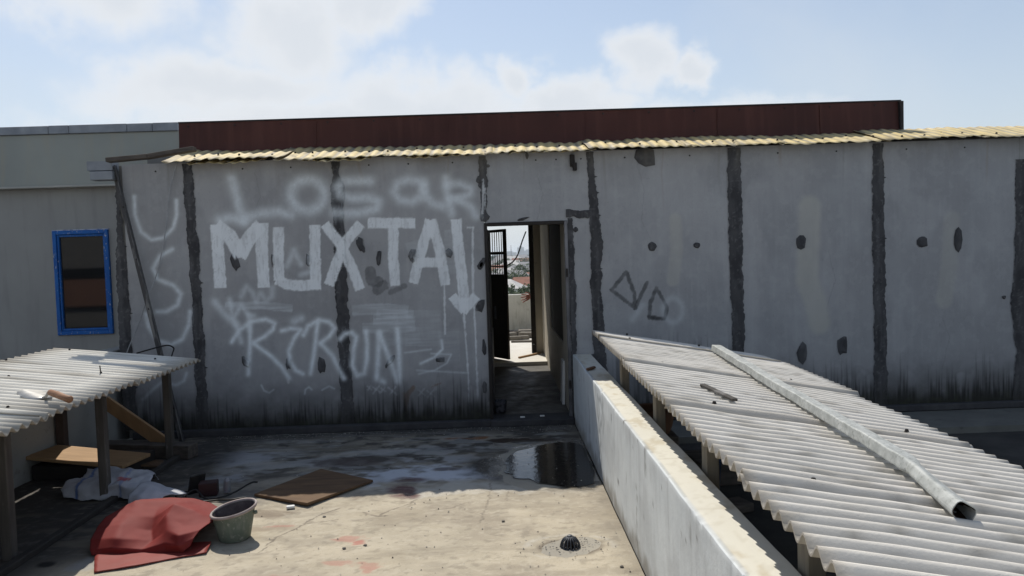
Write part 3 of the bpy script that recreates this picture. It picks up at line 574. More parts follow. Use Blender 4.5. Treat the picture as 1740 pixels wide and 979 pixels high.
strip(k(.723), lin((0, .055), (.9, .05), (1.0, .075), (1.72, .05)), .06, 1.74, 9)
strip(k(1.78), lin((.69, .07), (.8, .065), (.92, .06)), .69, .93, 10, horizontal=True)
strip(k(.46), lin((.74, .12), (.90, .26)), .72, .93, 11, horizontal=True)
def blob_patch(cx, cz, rx, rz, ang, seed):
    rnd = random.Random(seed); n = rnd.choice((8, 9, 11, 13)); jt = rnd.uniform(.3, .75); V = [(0, 0)]; ca, sa = math.cos(ang), math.sin(ang)
    for ring_ in (.55, 1.0):
        for i in range(n):
            q = 2 * math.pi * i / n; r_ = ring_ * (1 + (rnd.random() - .5) * (jt if ring_ == 1 else .15)); a, b = math.cos(q) * rx * r_, math.sin(q) * rz * r_; V.append((a * ca - b * sa, a * sa + b * ca))
    V = np.array(V); X = V[:, 0] + cx; Z = V[:, 1] + cz; Y = np.where(np.arange(len(V)) > n, -.0015, -.0085)
    Fc = [(0, 1 + i, 1 + (i + 1) % n) for i in range(n)] + [(1 + i, 1 + n + i, 1 + n + (i + 1) % n, 1 + (i + 1) % n) for i in range(n)]
    me = bpy.data.meshes.new('filler_patch'); me.from_pydata([tuple(p) for p in np.stack([X, Y, Z], 1)], [], [f[::1] for f in Fc]); me.update()
    rg = wall_paint(X, Z, True, True); set_paint(me, rg); link('filler_patch', me, M_seal, wall, False)
for i, p in enumerate(PATCHES): blob_patch(*p, 100 + i)
# dark skirting kerb along the foot of the wall
o = MB().box((-3.0, -.062, 0), (-.0, .002, .058)).build('base_kerb', S('kerb_dark', (.040, .040, .044), (.065, .064, .066), 8, .8, bump=.002, bscale=30), wall, bevel=.006)
o = MB().box((.87, -.055, 0), (5.8, .002, .055)).build('base_kerb', MATS['kerb_dark'], wall, bevel=.006)
MB().box((0, -.085, 0), (.71, .16, .056)).build('door_step', MATS['kerb_dark'], wall, bevel=.006)
# steel door frame
fr = MB().box((-.004, -.012, .056), (.022, .10, DOOR_T)).box((.022, -.012, DOOR_T - .028), (.672, .10, DOOR_T))
fr.build('door_frame', M_blacks, wall, bevel=.003)
MB().box((.672, -.012, .056), (.699, .03, DOOR_T)).build('door_frame', S('worn_steel_jamb', (.20, .20, .215), (.085, .082, .085), 5, .5, metal=.3, stretch=(1, 1, .6), spots=(9, .6, (.05, .04, .04), .7)), wall, bevel=.003)
for zz in (1.28, .33): MB().tube([(.684, -.016, zz - .035), (.684, -.016, zz + .035)], .009, 10).build('hinge', M_blacks, wall)
# small bracket under the eave
b_ = MB().box((.735, -.03, 2.17), (.775, -.004, 2.27)).box((.757, -.05, 2.135), (.790, -.004, 2.20)); b_.build('eave_bracket', M_blacks, wall, bevel=.003)
# screws at the panel heads
for sx in (-2.72, -2.0, -1.6, -.95, -.62, -.25, .45, .62, .83, 1.2, 1.75, 2.5, 3.0, 3.6, 4.1): MB().lathe([(.0, -.0), (.007, -.0), (.006, .003), (0, .004)], n=8).build('screw', M_blacks, wall).matrix_basis = Matrix.Translation((sx, -.001, 2.235)) @ Matrix.Rotation(R(90), 4, 'X')

# ================================================================== EAVE: yellowed corrugated sheets and brown fascia
def corr(name, mat, parent, u0, u1, v0, v1, fn, wave_axis, pitch=.076, amp=.012, th=.006, per=8, nseg=6, ragged=0.0, seed=0, warp=0.0, phase=0.0, dirt=1.0):
    """corrugated sheet: (u,v) plane rectangle, waves run across wave_axis ('u' or 'v'); fn(u,v)->(x,y,z)"""
    rnd = np.random.RandomState(seed)
    if wave_axis == 'v': us = np.linspace(u0, u1, nseg + 1); n = int(abs(v1 - v0) / pitch * per); vs_ = np.linspace(v0, v1, n + 1)
    else: vs_ = np.linspace(v0, v1, nseg + 1); n = int(abs(u1 - u0) / pitch * per); us = np.linspace(u0, u1, n + 1)
    U_, V_ = np.meshgrid(us, vs_); wv = V_ if wave_axis == 'v' else U_
    if ragged:
        e = (fbm(U_ * 11, U_ * 0 + seed, seed, 3) - .5) * ragged + (vn(U_ * 40, U_ * 0, seed) - .5) * ragged * .5
        V_ = V_ + np.where(V_ == v0, 1, 0) * e
    X, Y, Z = fn(U_, V_); wob = (fbm(U_ * 2.3, V_ * 2.3, seed, 3) - .5) * warp + (fbm(U_ * 7, V_ * 3, seed + 1, 2) - .5) * warp * .45
    Zt = Z + amp * np.cos((wv / pitch + phase) * 2 * math.pi) + wob
    T = np.stack([X, Y, Zt], -1).reshape(-1, 3); B = T - np.array([0, 0, th]); nu, nv = len(us), len(vs_); off = nu * nv
    i = np.arange((nv - 1) * (nu - 1)); r_ = i // (nu - 1); c = i % (nu - 1); a = r_ * nu + c; F = np.stack([a, a + 1, a + nu + 1, a + nu], 1)
    Fs = [F, F[:, ::-1] + off]
    def edge(idx): return np.stack([idx[:-1] + off, idx[1:] + off, idx[1:], idx[:-1]], 1)
    bt = np.arange(nu); tp = (nv - 1) * nu + np.arange(nu); lf = np.arange(nv) * nu; rt = lf + nu - 1
    Fs += [edge(bt), edge(tp)[:, ::-1], edge(lf)[:, ::-1], edge(rt)]
    F = np.concatenate(Fs); me = np_mesh(name, np.concatenate([T, B]), F)
    n = (T[F[0][1]] - T[F[0][0]]); m = (T[F[0][3]] - T[F[0][0]])
    if np.cross(n, m)[2] < 0: me.flip_normals()
    u_ = np.tile(U_.ravel(), 2); v_ = np.tile(V_.ravel(), 2); ph = np.cos((np.tile(wv.ravel(), 2) / pitch + phase) * 2 * math.pi); P = Paint(len(u_)); al, ac = (v_, u_) if wave_axis == 'v' else (u_, v_)
    g1 = fbm(ac * 2.1, al * 9, seed, 4); g2 = fbm(ac * 14, al * 20, seed + 2, 3); g3 = fbm(ac * 1.2, al * 1.6, seed + 3, 3)
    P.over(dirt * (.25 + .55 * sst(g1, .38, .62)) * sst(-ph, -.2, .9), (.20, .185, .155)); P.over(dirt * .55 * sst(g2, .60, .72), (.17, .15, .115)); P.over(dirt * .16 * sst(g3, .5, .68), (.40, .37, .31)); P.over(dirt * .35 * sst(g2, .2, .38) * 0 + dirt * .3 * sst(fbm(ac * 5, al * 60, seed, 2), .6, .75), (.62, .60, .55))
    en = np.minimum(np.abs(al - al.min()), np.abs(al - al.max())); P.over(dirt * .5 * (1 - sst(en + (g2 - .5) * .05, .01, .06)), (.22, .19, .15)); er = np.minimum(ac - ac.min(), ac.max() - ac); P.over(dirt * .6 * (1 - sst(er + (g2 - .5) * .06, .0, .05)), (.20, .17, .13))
    set_paint(me, P.rgba())
    me.polygons.foreach_set('use_smooth', np.arange(len(F)) < 2 * len(i)); return link(name, me, mat, parent)
eave = empty('eave_roof', (0.6, .15, 2.3), 'ragged yellow corrugated roof sheets along the top of the graffiti wall', 'roof')
rn = random.Random(5); xe = -2.62; i = 0
while xe < 5.6:
    wdt = rn.choice((.80, .86, .92)); s_ = .285 + (rn.random() - .5) * .05; yb = -.125 + (rn.random() - .5) * .06; zb = 2.300 + (rn.random() - .5) * .016 + (.004 if xe > 3 else 0); tl = (rn.random() - .5) * .012
    fn = lambda u, v, s_=s_, zb=zb, tl=tl, xe=xe: (u, v, zb + (v + .12) * s_ + (u - xe) * tl)
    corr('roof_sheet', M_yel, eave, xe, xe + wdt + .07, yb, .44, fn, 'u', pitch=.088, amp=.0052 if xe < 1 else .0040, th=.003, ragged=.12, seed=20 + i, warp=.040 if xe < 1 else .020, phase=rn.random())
    if xe < .6:   # a second, older layer under the left half
        fn2 = lambda u, v, s_=s_, zb=zb: (u, v, zb - .020 + (v + .12) * (s_ - .02))
        corr('roof_sheet', M_yel, eave, xe + .2, xe + wdt * .9, yb + .02, .40, fn2, 'u', pitch=.088, amp=.0060, th=.003, ragged=.14, seed=50 + i, warp=.034, phase=rn.random())
    xe += wdt; i += 1
MB().bar((-2.95, .055, 2.262), (5.8, .055, 2.262), .05, .05).build('eave_batten', M_plankdk, eave)
MB().bar((-2.6, .36, 2.385), (5.8, .36, 2.385), .04, .04).build('eave_batten', M_plankdk, eave)
rs_ = random.Random(9)
for j in range(34):
    sx = -2.4 + j * .205 + rs_.uniform(-.05, .05); sy = rs_.uniform(-.02, .12)
    MB().lathe([(0, .012), (.007, .012), (.010, .0), (0, -.002)], n=8).build('roof_screw', M_blacks, eave).matrix_basis = Matrix.Translation((sx, sy, 2.300 + (sy + .12) * .285 + .008))
fas = empty('metal_fascia', (.5, .43, 2.4), 'long dark brown sheet metal fascia rising behind the yellow roof edge', 'fascia')
def fz(x): return 2.703 + (x + 2.68) * .0024
n = 26; v = []; f = []
for j in range(n + 1):
    X = -2.685 + (3.785 + 2.685) * j / n; wv = math.sin(j * 1.7) * .006 + math.sin(j * 4.1) * .004
    for (yy, zz) in ((.40 + wv, 2.40), (.418 + wv, 2.52), (.43 + wv * .5, fz(X) - .012), (.43, fz(X)), (.47, fz(X)), (.47, 2.40)): v.append((X, yy, zz))
for j in range(n):
    for q in range(5): a = j * 6 + q; f.append((a, a + 6, a + 7, a + 1))
f += [(0, 1, 2, 3, 4, 5), tuple(reversed([n * 6 + q for q in range(6)]))]
mesh_obj('fascia_sheet', v, f, M_brown, fas, False)
MB().bar((-2.69, .449, 2.711), (3.79, .449, 2.7265), .05, .010).build('top_lip', M_brown2, fas)
for xs_ in (-1.48, -.31, .93, 2.12, 3.05): MB().bar((xs_, .409, 2.45), (xs_ + .004, .425, fz(xs_) - .012), .012, .006, up=(0, -1, 0)).build('seam', M_brown, fas)
for xs_ in np.arange(-2.6, 3.75, .41): MB().lathe([(0, .004), (.008, .003), (.009, 0), (0, -.001)], n=8).build('rivet', M_brown2, fas).matrix_basis = Matrix.Translation((float(xs_), .424, fz(float(xs_)) - .03)) @ Matrix.Rotation(R(90), 4, 'X')
MB().box((3.762, .388, 2.40), (3.792, .475, 2.715)).build('end_cap', M_brown2, fas)
# body of the building behind: roof slab and the rooms' outer shell
shell = empty('rooftop_room', (1, 2, 0), 'low rooftop room behind the panel wall, passage through its door', 'building')
MB().box((-3.0, .48, 2.30), (5.8, 4.0, 2.42)).build('roof_slab', M_core, shell)
MB().box((-3.0, .11, 2.20), (5.8, .48, 2.262)).build('ceiling', S('dark_ceiling', (.10, .095, .09), (.08, .075, .07), 3, .9), shell)
MB().box((-3.0, 3.86, 0), (-.26, 4.0, 2.30)).box((.60, 3.86, 0), (5.8, 4.0, 2.30)).box((-.26, 3.86, 2.05), (.60, 4.0, 2.30)).build('back_wall', M_inwall, shell)
MB().box((-3.0, .11, 0), (-2.9, 3.86, 2.30)).build('side_wall', M_core, shell)
MB().box((5.7, .11, 0), (5.8, 3.86, 2.30)).build('side_wall', M_core, shell)
# passage walls (right one has a dark side opening above a dado)
pw_ = MB().box((.69, .11, .0), (.79, 3.86, .60)).box((.69, 2.24, .60), (.79, 3.86, 2.30)).box((.69, .11, .60), (.79, .62, 2.30)).box((.69, .62, 1.95), (.79, 2.24, 2.30))
pw_.build('passage_wall', M_inwall, shell)
MB().box((-.72, .11, .0), (-.62, 3.86, 2.30)).build('passage_wall', M_inwall, shell)
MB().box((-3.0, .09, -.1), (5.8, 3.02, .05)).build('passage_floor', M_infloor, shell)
MB().box((-6.0, 3.02, -.3), (7.0, 6.75, .098)).build('back_terrace', M_tile, kind='structure')
# ================================================================== LEFT BUILDING with blue window
lb = empty('neighbour_building', (-4.2, 1.2, 0), 'plain grey-beige building at the left with a blue framed window', 'building')
WX0, WX1, WZ0, WZ1 = -4.370, -3.815, .778, 1.833
LY = 1.35
wl = MB().box((-10.0, LY, -.1), (WX0, LY + .16, 2.4)).box((WX1, LY, -.1), (-3.03, LY + .16, 2.4)).box((WX0, LY, -.1), (WX1, LY + .16, WZ0)).box((WX0, LY, WZ1), (WX1, LY + .16, 2.4))
wl.build('wall', M_lwall, lb)
MB().box((-10.0, LY - .10, 2.278), (-3.02, LY + .3, 2.786)).build('roof_beam', M_lbeam, lb, bevel=.006)
MB().box((-10.0, LY - .112, 2.258), (-3.02, LY - .001, 2.281)).build('drip_lip', S('drip_lip_plaster', (.42, .415, .38), (.36, .355, .33), 3, .8), lb, bevel=.004)
xx = -3.025; rc = random.Random(3)
while xx > -9.8:
    w = rc.choice((.20, .25, .41, .57)); o = MB().box((xx - w + .004, LY - .122, 2.784), (xx, LY + .32, 2.866 + rc.uniform(-.003, .003))).build('coping_flashing', M_galv2, lb, bevel=.004); xx -= w
MB().box((-10.0, LY + .16, -.1), (-9.9, 4.9, 2.4)).build('side_wall', M_lwall, lb)
MB().box((-10.0, 4.8, -.1), (-3.12, 4.9, 2.4)).build('rear_wall', M_lwall, lb)
MB().box((-10.0, LY + .31, 2.3), (-3.12, 4.9, 2.4)).build('roof_slab', M_core, lb)
d0 = LY - .03; d1 = LY + .05
wn_ = MB().box((WX0, d0, WZ0), (WX0 + .038, d1, WZ1)).box((WX1 - .038, d0, WZ0), (WX1, d1, WZ1)).box((WX0 + .038, d0, WZ0), (WX1 - .038, d1, WZ0 + .04)).box((WX0 + .038, d0, WZ1 - .04), (WX1 - .038, d1, WZ1))
win = wn_.build('window', M_blue, lb, bevel=.004)
a, b_, c, d = WX0 + .040, WX1 - .040, WZ0 + .042, WZ1 - .042
MB().box((a, d0 + .015, c), (a + .018, d1 - .015, d)).box((b_ - .018, d0 + .015, c), (b_, d1 - .015, d)).box((a + .018, d0 + .015, c), (b_ - .018, d1 - .015, c + .022)).box((a + .018, d0 + .015, d - .022), (b_ - .018, d1 - .015, d)).build('sash', M_blue, win, bevel=.003)
MB().box((a + .016, d0 + .038, c + .020), (b_ - .016, d0 + .043, d - .020)).build('pane', M_glass, win)
MB().box((WX0 - .008, d0 + .016, WZ0 - .006), (WX0 + .002, d0 + .031, WZ1 + .01)).box((WX0, d0 + .016, WZ1 - .002), (WX1 + .006, d0 + .031, WZ1 + .010)).build('trim_edge', S('chipped_white_edge', (.52, .54, .58), (.20, .24, .36), 18, .7, contrast=(.45, .55)), win)
# channels, plank, bar and cables at the left end of the eave
chn = MB().box((-3.225, -.11, 2.243), (-3.02, .0, 2.247)).box((-3.225, -.11, 2.247), (-3.02, -.106, 2.318)).box((-3.225, -.004, 2.247), (-3.02, .0, 2.318))
chn.build('upper_channel', M_galv2, None, label='short grey metal channel sticking out at the left eave end', cat='metal channel')
ch2 = MB().box((-3.20, -.12, 2.165), (-3.02, -.004, 2.236)); ch2.build('box_section', M_galv2, None, bevel=.003, label='stub of grey box section under the metal channel at the eave', cat='metal stub')
pl = MB().bar((-3.03, -.155, 2.316), (-2.70, -.15, 2.338), .085, .036).bar((-2.70, -.15, 2.338), (-2.335, -.13, 2.392), .085, .036)
o = pl.build('wooden_plank', M_plankdk, None, bevel=.004, label='weathered wooden plank lying on the left end of the roof edge', cat='plank')
ang = empty('steel_angle_bar', (-2.544, -.07, 0), 'dark steel angle bar leaning diagonally against the left wall panel', 'steel bar')
a = Vector((-3.045, -.035, 2.285)); b2 = Vector((-2.544, -.17, 0.0)); dd = (b2 - a).normalized(); sd2 = dd.cross(Vector((0, -1, 0))).normalized()
MB().bar(a, b2, .046, .005, up=(0, -1, 0)).bar(a - sd2 * .021 + Vector((0, -.02, 0)), b2 - sd2 * .021 + Vector((0, -.02, 0)), .004, .040, up=(0, -1, 0)).build('angle_section', S('scuffed_angle', (.075, .073, .075), (.21, .205, .20), 5, .55, metal=.3, contrast=(.5, .62), stretch=(3, 3, .6)), ang)
for t in (.15, .34, .52, .70, .88):
    p = a.lerp(b2, t) + Vector((0, -.004, 0)); MB().lathe([(0, .004), (.008, .003), (.009, 0), (0, -.001)], n=8).build('bolt', M_blacks, ang).matrix_basis = Matrix.Translation(p) @ Matrix.Rotation(R(90), 4, 'X')
def spline(pts, n=10):
    pts = [Vector(p) for p in pts]; P = [pts[0] * 2 - pts[1]] + pts + [pts[-1] * 2 - pts[-2]]; out = []
    for i in range(1, len(P) - 2):
        for k_ in range(n):
            t = k_ / n; a, b, c, d = P[i - 1], P[i], P[i + 1], P[i + 2]
            out.append(.5 * ((2 * b) + (-a + c) * t + (2 * a - 5 * b + 4 * c - d) * t * t + (-a + 3 * b - 3 * c + d) * t ** 3))
    return out + [pts[-1]]
MB().tube(spline([(-2.53, -.03, 2.30), (-2.60, -.035, 2.05), (-2.635, -.03, 1.83), (-2.68, -.03, 1.60), (-2.75, -.04, 1.345), (-2.80, -.09, 1.20), (-2.89, -.05, 1.0), (-3.02, -.04, .73), (-3.05, -.04, .6)]), .0045, 6).build('hanging_cable', M_cablew, None, True, label='thin pale cable hanging down across the left wall panel', cat='cable')
MB().tube(spline([(-2.86, -.20, .745), (-2.74, -.22, .775), (-2.63, -.235, .80), (-2.585, -.22, .80), (-2.56, -.20, .775), (-2.57, -.2, .74), (-2.58, -.21, .70)]), .006, 6).build('cable_loop', M_rubber, None, True, label='black cable looped around the foot of the leaning steel bar', cat='cable')

# ================================================================== LEFT LOW WALL + SHELTER
o = MB().box((-3.31, -6.5, -.05), (-3.165, 1.34, .745)).build('low_side_wall', S('side_wall_paint', (.34, .34, .32), (.29, .29, .275), 2, .85, spots=(9, .6, (.17, .165, .15), .6)), None, bevel=.005, label='low grey masonry wall behind the left corrugated shelter', cat='wall')
ls = empty('corrugated_shelter', (-2.75, -1.8, 0), 'low shelter of pale corrugated sheets on thin posts at the left', 'shelter')
def lfn(u, v): return (u, v, .750 - .1117 * (u + 2.13) + (v + .76) * .010)
yy = -.53; i = 0
for (y0, y1) in ((-.755, -1.74), (-1.67, -2.72), (-2.65, -3.70), (-3.62, -4.7)):
    dz = .004 if i % 2 else -.003
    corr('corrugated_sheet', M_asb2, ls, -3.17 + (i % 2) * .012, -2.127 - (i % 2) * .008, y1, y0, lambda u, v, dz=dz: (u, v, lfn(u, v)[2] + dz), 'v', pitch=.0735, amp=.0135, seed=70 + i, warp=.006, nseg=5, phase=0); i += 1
PW = S('post_timber_dark', (.11, .10, .088), (.065, .058, .052), 6, .85, stretch=(4, 4, .4), spots=(7, .62, (.30, .29, .27), .7))
for (px, py) in ((-2.395, -2.60), (-2.39, -1.68), (-2.395, -.735), (-2.395, -3.6)):
    MB().box((px - .026, py - .026, 0), (px + .026, py + .026, .715)).build('post', PW, ls, bevel=.004)
for (px, py) in ((-3.12, -.85), (-3.12, -1.9), (-3.12, -3.1)):
    MB().box((px - .03, py - .03, 0), (px + .03, py + .03, .80)).build('post', S('post_rust', (.07, .052, .045), (.05, .04, .036), 6, .85), ls, bevel=.004)
MB().bar((-2.395, -.78, .742), (-2.395, -4.6, .706), .04, .03).build('top_rail', PW, ls)
MB().bar((-3.12, -.78, .823), (-3.12, -4.6, .785), .04, .03).build('top_rail', PW, ls)
MB().bar((-2.335, -.70, .018), (-2.31, -2.95, .018), .045, .034).build('base_rail', S('rail_wood_dark', (.055, .05, .045), (.035, .032, .03), 8, .8), ls, bevel=.004)
for (sx, sy) in ((-3.02, -.87), (-2.36, -.98), (-3.12, -1.42), (-2.42, -1.60), (-2.9, -2.3), (-2.36, -2.60), (-2.8, -1.9)):
    MB().lathe([(0, .012), (.005, .012), (.009, .003), (0, .0)], n=8).build('roof_nail', M_blacks, ls).matrix_basis = Matrix.Translation((sx, sy, lfn(sx, sy)[2] + .010))
MB().tube([(-2.42, -1.60, .775), (-2.422, -1.605, .835)], .004, 6).build('roof_nail', M_blacks, ls)
# trowel on the sheets
tr = empty('trowel', (-2.33, -2.4, .77), 'plastering trowel with a wooden handle lying on the left corrugated sheets', 'trowel')
def roofz(x, y): return .750 - .1117 * (x + 2.13) + (y + .76) * .010 + .017
tip, heel = Vector((-2.515, -2.235, 0)), Vector((-2.30, -2.395, 0)); ax = (heel - tip).normalized(); sdv = Vector((-ax.y, ax.x, 0)); V = []
for t, w in ((0, .012), (.12, .038), (.3, .056), (.6, .064), (.85, .058), (1, .036)):
    p = tip.lerp(heel, t)
    for s_ in (-1, 0, 1): V.append((p.x + sdv.x * w * s_, p.y + sdv.y * w * s_, roofz(p.x, p.y) + .004 + (.003 if s_ == 0 else 0)))
F_ = [(i * 3 + j, i * 3 + 3 + j, i * 3 + 4 + j, i * 3 + 1 + j) for i in range(5) for j in (0, 1)]
o = mesh_obj('blade', V, F_, M_trowel, tr, True); m_ = o.modifiers.new('solid', 'SOLIDIFY'); m_.thickness = .003
TO = Vector((.085, -.15, 0)); hz = roofz(-2.30, -2.395); MB().tube([p + TO for p in spline([(-2.40, -2.235, hz + .006), (-2.372, -2.255, hz + .016), (-2.355, -2.265, hz + .035), (-2.335, -2.28, hz + .042)])], .007, 8).build('tang', M_trowel, tr, True)
MB().tube([Vector(p) + TO for p in [(-2.345, -2.272, hz + .040), (-2.33, -2.283, hz + .041), (-2.27, -2.33, hz + .036), (-2.21, -2.375, hz + .028), (-2.165, -2.405, hz + .022), (-2.158, -2.41, hz + .021)]], [.010, .016, .018, .0165, .019, .012], 12).build('handle', M_tgrip, tr, True)
# boards, sack and clutter under the shelter
lbm = MB().bar((-3.0, -.45, .395), (-2.46, -.62, .075), .022, .115, up=(.3, -.2, 1)).build('leaning_board', M_pine, None, bevel=.003, label='pine board leaning down to the right under the left shelter', cat='board')
bp = MB().box((-.36, -.16, -.012), (.36, .16, .012), Matrix.Translation((-2.80, -1.10, .135)) @ Matrix.Rotation(R(-8), 4, 'Z') @ Matrix.Rotation(R(5), 4, 'Y'))
bp.build('pine_offcut', M_pine, None, bevel=.003, label='bare pine board lying on top of the dark pile beside the low wall', cat='board')
bd = MB().box((-.33, -.20, 0), (.33, .20, .10), Matrix.Translation((-2.80, -1.02, .005)) @ Matrix.Rotation(R(-5), 4, 'Z')); bd.build('dark_crate', M_blacks, None, bevel=.006, label='black flat crate under the pine board beside the low wall', cat='crate')
MB().box((-.40, -.06, 0), (.40, .06, .10), Matrix.Translation((-2.62, -.62, .002)) @ Matrix.Rotation(R(-14), 4, 'Z')).build('dark_beam', M_plankdk, None, bevel=.004, label='dark weathered beam lying behind the pile under the shelter', cat='beam')
MB().box((-.20, -.09, -.006), (.20, .09, .006), Matrix.Translation((-2.56, -.98, .055)) @ Matrix.Rotation(R(20), 4, 'Z') @ Matrix.Rotation(R(12), 4, 'Y')).build('plywood_scrap', M_woodb, None, label='thin brown plywood scrap tilted against the pile near the middle post', cat='board scrap')
MB().box((-.22, -.02, 0), (.22, .02, .02), Matrix.Translation((-2.52, -1.02, .002)) @ Matrix.Rotation(R(33), 4, 'Z')).build('wood_batten', M_plankdk, None, label='thin dark batten on the floor by the base rail', cat='batten')
def sheet_from_rows(name, rows, mat, parent=None, sub=2, thick=.003, crease=None, smooth=True, **kw):
    n = len(rows[0]); V = [p for r_ in rows for p in r_]; F = [(i * n + j, i * n + j + 1, (i + 1) * n + j + 1, (i + 1) * n + j) for i in range(len(rows) - 1) for j in range(n - 1)]
    o = mesh_obj(name, V, F, mat, parent, smooth, **kw); m = o.modifiers.new('sub', 'SUBSURF'); m.levels = sub; m.render_levels = sub
    if thick: s_ = o.modifiers.new('solid', 'SOLIDIFY'); s_.thickness = thick
    return o
def crisp_sheet(name, rows, mat, parent, levels=4, relax=3, thick=.004, **kw):
    """straight-edged sheet: plain subdivision, then a few relaxing passes so that folds stay sharp"""
    g = np.array(rows, float)
    for _ in range(levels):
        m_ = np.empty((g.shape[0] * 2 - 1, g.shape[1], 3)); m_[::2] = g; m_[1::2] = (g[:-1] + g[1:]) / 2; g = m_
        m_ = np.empty((g.shape[0], g.shape[1] * 2 - 1, 3)); m_[:, ::2] = g; m_[:, 1::2] = (g[:, :-1] + g[:, 1:]) / 2; g = m_
    for _ in range(relax):
        k = g.copy(); k[1:-1, 1:-1] = (g[:-2, 1:-1] + g[2:, 1:-1] + g[1:-1, :-2] + g[1:-1, 2:]) / 4; g = k
    n0, n1 = g.shape[:2]; F = [(i * n1 + j, i * n1 + j + 1, (i + 1) * n1 + j + 1, (i + 1) * n1 + j) for i in range(n0 - 1) for j in range(n1 - 1)]
    o = mesh_obj(name, [tuple(p) for p in g.reshape(-1, 3)], F, mat, parent, True, **kw)
    if thick: s_ = o.modifiers.new('solid', 'SOLIDIFY'); s_.thickness = thick
    return o
def baked(o):
    """apply modifiers so that per-vertex print can be laid on the real surface"""
    dg = bpy.context.evaluated_depsgraph_get(); me = bpy.data.meshes.new_from_object(o.evaluated_get(dg)); o.modifiers.clear(); o.data = me; return o
sk = empty('cement_sack', (-2.4, -1.6, 0), 'crumpled white woven sack with blue stripes behind the middle post', 'sack')
rows = [[(-2.66, -1.66, .02), (-2.50, -1.70, .015), (-2.30, -1.72, .02), (-2.16, -1.76, .02)],
        [(-2.69, -1.64, .08), (-2.50, -1.69, .085), (-2.30, -1.71, .10), (-2.13, -1.75, .07)],
        [(-2.70, -1.56, .095), (-2.52, -1.60, .105), (-2.32, -1.62, .13), (-2.12, -1.66, .10)],
        [(-2.67, -1.45, .085), (-2.52, -1.48, .10), (-2.34, -1.50, .15), (-2.16, -1.54, .12)],
        [(-2.68, -1.33, .11), (-2.52, -1.36, .125), (-2.36, -1.38, .12), (-2.18, -1.45, .09)],
        [(-2.67, -1.26, .05), (-2.52, -1.28, .05), (-2.36, -1.29, .04), (-2.20, -1.36, .03)]]
o = crisp_sheet('sack_body', rows, M_sack, sk, 4, 5, .004); displace(o, .016, 10, 3); displace(o, .008, 24, 5); co = np.empty(len(o.data.vertices) * 3); o.data.vertices.foreach_get('co', co); co = co.reshape(-1, 3)
P = Paint(len(co)); w1 = (fbm(co[:, 0] * 20, co[:, 1] * 20, 1) - .5) * .01
for cx, hw, a in ((-2.585, .009, .85), (-2.30, .006, .5)): P.over(a * (1 - sst(np.abs(co[:, 0] + co[:, 1] * .12 + .19 + w1 - cx), hw, hw + .006)), (.06, .13, .36))
# faded red print: three small block letters in a row
u = co[:, 0]; v_ = co[:, 2]
for lx in (-2.335, -2.305, -2.275):
    for (ax_, az_, bx_, bz_) in ((0, 0, 0, .03), (0, .03, .018, .03), (0, .015, .018, .015), (.018, .0, .018, .03)): 
        d, _ = seg_dist(u, co[:, 1] + 1.66, [(lx + ax_, az_), (lx + bx_, bz_)]); P.over(.65 * (1 - sst(d, .003, .007)), (.42, .06, .06))
set_paint(o.data, P.rgba())
rows = [[(-2.17, -1.86, .0), (-2.17, -1.83, .07), (-2.14, -1.74, .115), (-2.12, -1.66, .105), (-2.12, -1.58, .06)],
        [(-2.11, -1.90, .0), (-2.10, -1.87, .075), (-2.07, -1.79, .105), (-2.05, -1.70, .09), (-2.06, -1.62, .05)],
        [(-2.05, -1.93, .0), (-2.04, -1.90, .06), (-2.01, -1.82, .085), (-1.97, -1.74, .07), (-1.96, -1.66, .045)],
        [(-1.99, -1.94, .0), (-1.985, -1.91, .035), (-1.96, -1.84, .055), (-1.90, -1.78, .05), (-1.87, -1.72, .03)]]
o = crisp_sheet('sack_mouth', rows, M_sack, sk, 3, 3, .004); displace(o, .010, 14, 3); displace(o, .004, 34, 5); set_paint(o.data, np.zeros((len(o.data.vertices), 4)))
# clutter on the dark floor: box with wires
bx = MB().box((-.055, -.04, 0), (.055, .04, .085), Matrix.Translation((-1.76, -1.66, .004)) @ Matrix.Rotation(R(12), 4, 'Z')); bx.build('junction_box', S('maroon_plastic', (.045, .020, .022), (.03, .016, .018), 6, .5), None, bevel=.005, label='small dark maroon box with wires on the floor near the bucket', cat='box')
MB().box((-.05, -.006, 0), (.05, .006, .13), Matrix.Translation((-1.87, -1.60, .002)) @ Matrix.Rotation(R(50), 4, 'Z') @ Matrix.Rotation(R(20), 4, 'X')).build('plastic_flap', M_rubber, None, label='black plastic flap standing beside the small maroon box', cat='plastic scrap')
MB().tube(spline([(-1.90, -1.78, .01), (-1.83, -1.70, .05), (-1.74, -1.76, .012), (-1.62, -1.72, .015), (-1.52, -1.60, .05), (-1.50, -1.53, .035)]), .006, 6).build('floor_wire', M_rubber, None, True, label='black wire curling up to the right of the maroon box', cat='wire')
MB().tube(spline([(-1.88, -1.72, .012), (-1.80, -1.82, .01), (-1.66, -1.80, .012), (-1.55, -1.86, .03), (-1.47, -1.84, .03), (-1.43, -1.92, .008)]), .006, 6).build('floor_wire', M_rubber, None, True, label='black wire lying in a wave in front of the maroon box', cat='wire')
MB().tube(spline([(-1.92, -1.60, .012), (-1.95, -1.70, .02), (-1.86, -1.80, .008), (-1.76, -1.9, .008)]), .0055, 6).build('floor_wire', M_rubber, None, True, label='black wire bent around the left of the maroon box', cat='wire')
cl = MB().tube([(-1.655, -1.64, .012), (-1.65, -1.64, .085)], .022, 12).tube([(-1.65, -1.64, .085), (-1.648, -1.64, .105)], [.022, .012], 12); cl.build('metal_socket', M_galv2, None, label='small shiny grey socket standing beside the maroon box', cat='socket')
